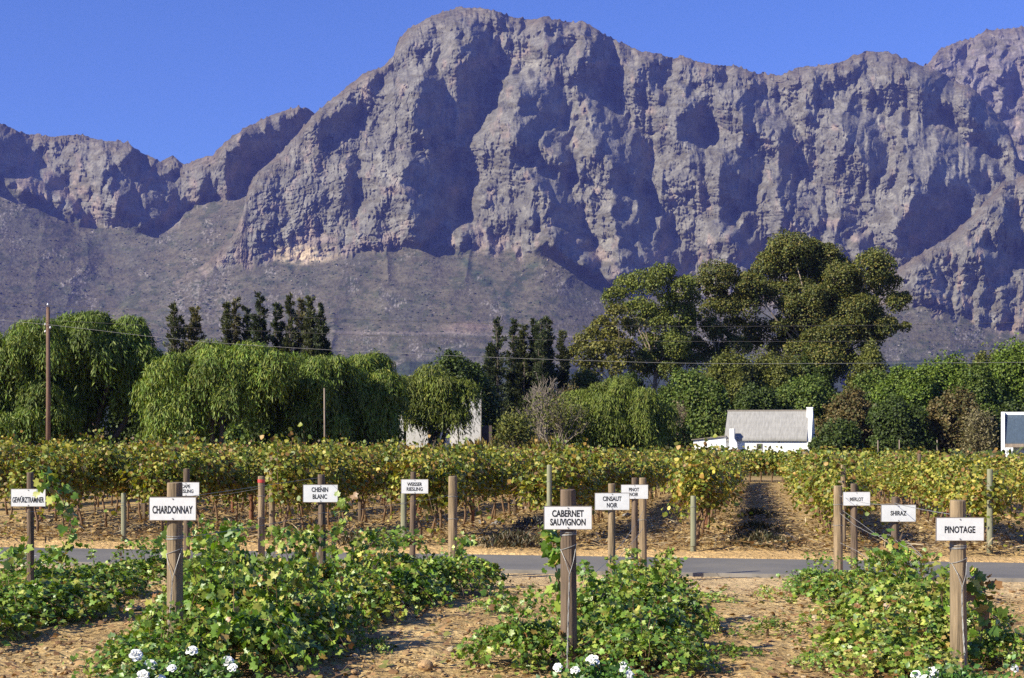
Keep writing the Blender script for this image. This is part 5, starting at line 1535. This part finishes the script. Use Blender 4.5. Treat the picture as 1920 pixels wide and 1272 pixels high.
RCOL = [(0.085, 0.19, 0.03), (0.13, 0.23, 0.045), (0.05, 0.11, 0.02), (0.24, 0.26, .06)]
def rose_bush(px, d, hw, h, flowers, label, n=1500):
    b = foot(px, d); W = hw / F * d
    root = empty("rose_bush", b, label, "rose bush", "white rose bushes at the row ends")
    m = MB(); P, A, N = [], [], []
    ends = [at(fx, fy, d + dz) - b for fx, fy, dz in flowers]
    for i in range(34):
        a = rnd.uniform(0, 6.28); q = rnd.random() ** .5
        ends.append(Vector((math.cos(a) * W * q, math.sin(a) * W * .6 * q, h * rnd.uniform(.55, 1.0) * (1 - .35 * q))))
    for e in ends:
        s0 = Vector((rnd.uniform(-.08, .08) + e.x * .25, rnd.uniform(-.06, .06), -.03))
        mid = s0.lerp(e, .5) + Vector((rnd.uniform(-.05, .05), rnd.uniform(-.05, .05), .08))
        m.tube([s0, mid, e], [.007, .005, .003], 4, False)
        c = np.array([tuple(s0), tuple(mid), tuple(e)])
        k = n // len(ends); t = (rng.random(k) ** .7) * 1.93; i0 = t.astype(int); f = (t - i0)[:, None]
        P.append(c[i0] * (1 - f) + c[i0 + 1] * f + rng.normal(size=(k, 3)) * .045)
    P = np.concatenate(P); P[:, 2] = np.maximum(P[:, 2], .02); k = len(P)
    m.build("stem", plain("rose_stem", (0.10, 0.13, 0.04), .6, .3), root)
    link("foliage", foliage_mesh("foliage", P, rdir(k), rdir(k) + np.array([0, -.2, .8]), rng.uniform(.028, .062, k), T_quad(.36, .10, .08), pick(k, RCOL, [4, 4, 2, .6]), M['leaf_near']), root)
    for i, (fx, fy, dz) in enumerate(flowers):
        o = link("rose_flower", RF[i % 3], root)
        o.location = ends[i]
        o.rotation_euler = (R(rnd.uniform(25, 65)), R(rnd.uniform(-25, 25)), rnd.uniform(-.5, .5)); s_ = rnd.uniform(.62, 1.0); o.scale = (s_, s_, s_)
rose_bush(330, 10.6, 130, .36, [(255, 1229, 0), (281, 1246, -.1), (322, 1253, -.2), (360, 1221, .2), (427, 1240, 0), (436, 1252, -.1), (268, 1268, -.2), (300, 1275, -.2)], "white rose bush in front of the CHARDONNAY post")
rose_bush(1110, 10.5, 120, .33, [(1046, 1252, 0), (1110, 1240, .1), (1078, 1257, -.1), (1172, 1258, 0), (1180, 1266, -.1), (1168, 1248, .1)], "white rose bush in front of the CABERNET SAUVIGNON post")
rose_bush(1790, 10.4, 130, .30, [(1718, 1266, 0), (1748, 1262, .1), (1902, 1253, .2), (1735, 1274, -.1)], "white rose bush in front of the PINOTAGE post")

# ------------------------------------------------------------------ stones, pebbles, dead leaves
def stone_mesh(seed):
    import bmesh
    bm = bmesh.new(); bmesh.ops.create_icosphere(bm, subdivisions=3, radius=1)
    r_ = random.Random(seed); ax = (r_.uniform(.8, 1.25), r_.uniform(.7, 1.0), r_.uniform(.5, .75))
    for v in bm.verts:
        c = v.co.copy()
        k = 1 + .38 * (float(vnoise(np.array([c.x * 1.3 + seed * 3.1 + c.z]), np.array([c.y * 1.3 - c.z * .8]), seed)[0]) - .5) + .12 * (float(vnoise(np.array([c.x * 4 + seed]), np.array([c.y * 4 + c.z * 4]), seed + 3)[0]) - .5)
        v.co = Vector((c.x * ax[0], c.y * ax[1], c.z * ax[2])) * k
    me = bpy.data.meshes.new("stone"); bm.to_mesh(me); bm.free()
    me.polygons.foreach_set("use_smooth", np.ones(len(me.polygons), bool))
    return me
SM = [plain("sandstone", (0.40, 0.25, 0.12), .9, .3, 3, .5, .05), plain("pale_stone", (0.46, 0.36, 0.22), .9, .25, 3, .5, .05), plain("grey_stone", (0.22, 0.20, 0.19), .9, .3, 3, .5, .05)]
STN = []
for i in range(8):
    me = stone_mesh(i + 1); me.materials.append(SM[[0, 1, 0, 1, 0, 0, 1, 2][i]]); STN.append(me)
def on_ground(px, py):
    d = F * 2.04 / (py - HY)
    for _ in range(8): d = F * (ZC - ground((px - 960) / F * d, d)) / (py - HY)
    return d
def stone(px, py, rpx, label, group=None, kind=None):
    d = on_ground(px, py); b = foot(px, d); r = rpx * d / F
    o = link("stone", STN[kind if kind is not None else rnd.randrange(7)]); o.location = (b.x, b.y, b.z + r * .25)
    o.scale = (r, r, r); o.rotation_euler = (rnd.uniform(-.25, .25), rnd.uniform(-.25, .25), rnd.uniform(0, 6.28))
    tag(o, label, "stone", group)
for a in [(780, 1215, 14, "largest tan stone in the middle gap, above the pale one", None, 0), (798, 1252, 16, "wide tan stone at the bottom of the middle gap", None, 4), (676, 1226, 12, "tan stone beside the right edge of the Chardonnay row", None, 1),
          (655, 1212, 15, "brown stone tucked under the Chardonnay row's leaves", None, 5), (880, 1200, 11, "tan stone left of the Cabernet row", None, 2), (1400, 1160, 8, "pale stone on the right gap near its middle", None, 1),
          (1492, 1245, 9, "pale stone low in the right gap", None, 3), (1530, 1163, 10, "pale stone at the left edge of the Pinotage row", None, 3), (845, 1222, 10, "small tan stone right of the largest one in the middle gap", None, 6)]: stone(*a)
for i in range(150):
    q = rnd.random()
    if q < .45: px, py = rnd.uniform(1300, 1540), rnd.uniform(1125, 1268)
    elif q < .8: px, py = rnd.uniform(640, 960), rnd.uniform(1130, 1268)
    else: px, py = rnd.choice((rnd.uniform(0, 230), rnd.uniform(1860, 1920))), rnd.uniform(1190, 1268)
    stone(px, py, rnd.uniform(2.2, 6.5) * (py - 800) / 420, "small tan stone scattered on the bare soil between the near rows", "stones between the near rows")
for i in range(60):
    stone(rnd.uniform(0, 1920), rnd.uniform(965, 1032), rnd.uniform(2.5, 6.5), "stone lying among straw on the vineyard floor across the road", "stones across the road")
for px, py, r in ((905, 982, 9), (930, 985, 11), (1175, 968, 8), (855, 1018, 6), (735, 1020, 5)):
    stone(px, py, r, "dark grey rock at the vine row end across the road", "dark rocks across the road", 7)

def pebbles():
    ico_v, ico_f = [], []
    t = (1 + 5 ** .5) / 2
    V0 = unit(np.array([(-1, t, 0), (1, t, 0), (-1, -t, 0), (1, -t, 0), (0, -1, t), (0, 1, t), (0, -1, -t), (0, 1, -t), (t, 0, -1), (t, 0, 1), (-t, 0, -1), (-t, 0, 1)], float))
    F0 = np.array([(0, 11, 5), (0, 5, 1), (0, 1, 7), (0, 7, 10), (0, 10, 11), (1, 5, 9), (5, 11, 4), (11, 10, 2), (10, 7, 6), (7, 1, 8), (3, 9, 4), (3, 4, 2), (3, 2, 6), (3, 6, 8), (3, 8, 9), (4, 9, 5), (2, 4, 11), (6, 2, 10), (8, 6, 7), (9, 8, 1)])
    n = 16000
    y = 10 + rng.random(n) ** 1.2 * 24; x = (rng.uniform(-40, 1960, n) - 960) / F * y
    v = x * SA + y * CA
    k = (v < 22.3) | (v > 26.2)
    dense = fbm(x * .9, y * .9, 55, 3)
    k &= rng.random(n) < np.clip((dense - .35) * 4, .08, 1)
    x, y, v = x[k], y[k], v[k]; n = len(x)
    z = np.interp(v, GV, GZ) + 0.02
    s = .006 + .022 * rng.random(n) ** 3
    s *= np.where((v > 18.5) & (v < 27), .6, 1)
    sc = rng.uniform(.6, 1.3, (n, 12, 1)) * np.stack([rng.uniform(.8, 1.3, n), rng.uniform(.8, 1.3, n), rng.uniform(.5, .9, n)], -1)[:, None]
    V = V0[None] * sc * s[:, None, None] + np.stack([x, y, z], -1)[:, None]
    Fc = F0[None] + (np.arange(n) * 12)[:, None, None]
    c = np.repeat(pick(n, [(0.40, .26, .13), (.30, .18, .09), (.48, .36, .22), (.22, .14, .08)]), 12, 0)
    tag(link("pebbles", np_mesh("pebbles", V.reshape(-1, 3), Fc.reshape(-1, 3), soil, c)), kind="stuff")
    n = 5200
    y = 10 + rng.random(n) ** 1.3 * 10; x = (rng.uniform(-40, 1960, n) - 960) / F * y
    z = np.interp(x * SA + y * CA, GV, GZ) + .035
    a = rng.uniform(0, 6.28, n)
    st = rng.random(n) < .3
    A = np.stack([np.cos(a), np.sin(a), rng.normal(size=n) * .2], -1); P = np.stack([x, y, z], -1); N = rdir(n) * .5 + np.array([0, 0, 1])
    V1, F1, k1 = leaves(P[~st], A[~st], N[~st], rng.uniform(.03, .085, (~st).sum()), T_vine_lo())
    V2, F2, k2 = leaves(P[st], A[st], N[st], rng.uniform(.08, .3, st.sum()), T_card(.03, .02))
    c1 = np.repeat(pick((~st).sum(), [(0.34, .21, .10), (.44, .30, .15), (.22, .13, .06), (.20, .21, .06)]), k1, 0); c2 = np.repeat(pick(st.sum(), [(.25, .18, .11), (.16, .11, .07)]), k2, 0)
    tag(link("dead_leaves", np_mesh("dead_leaves", np.concatenate([V1, V2]), np.concatenate([F1, F2 + len(V1)]), M['leaf_vine'], np.concatenate([c1, c2]))), kind="stuff")
pebbles()
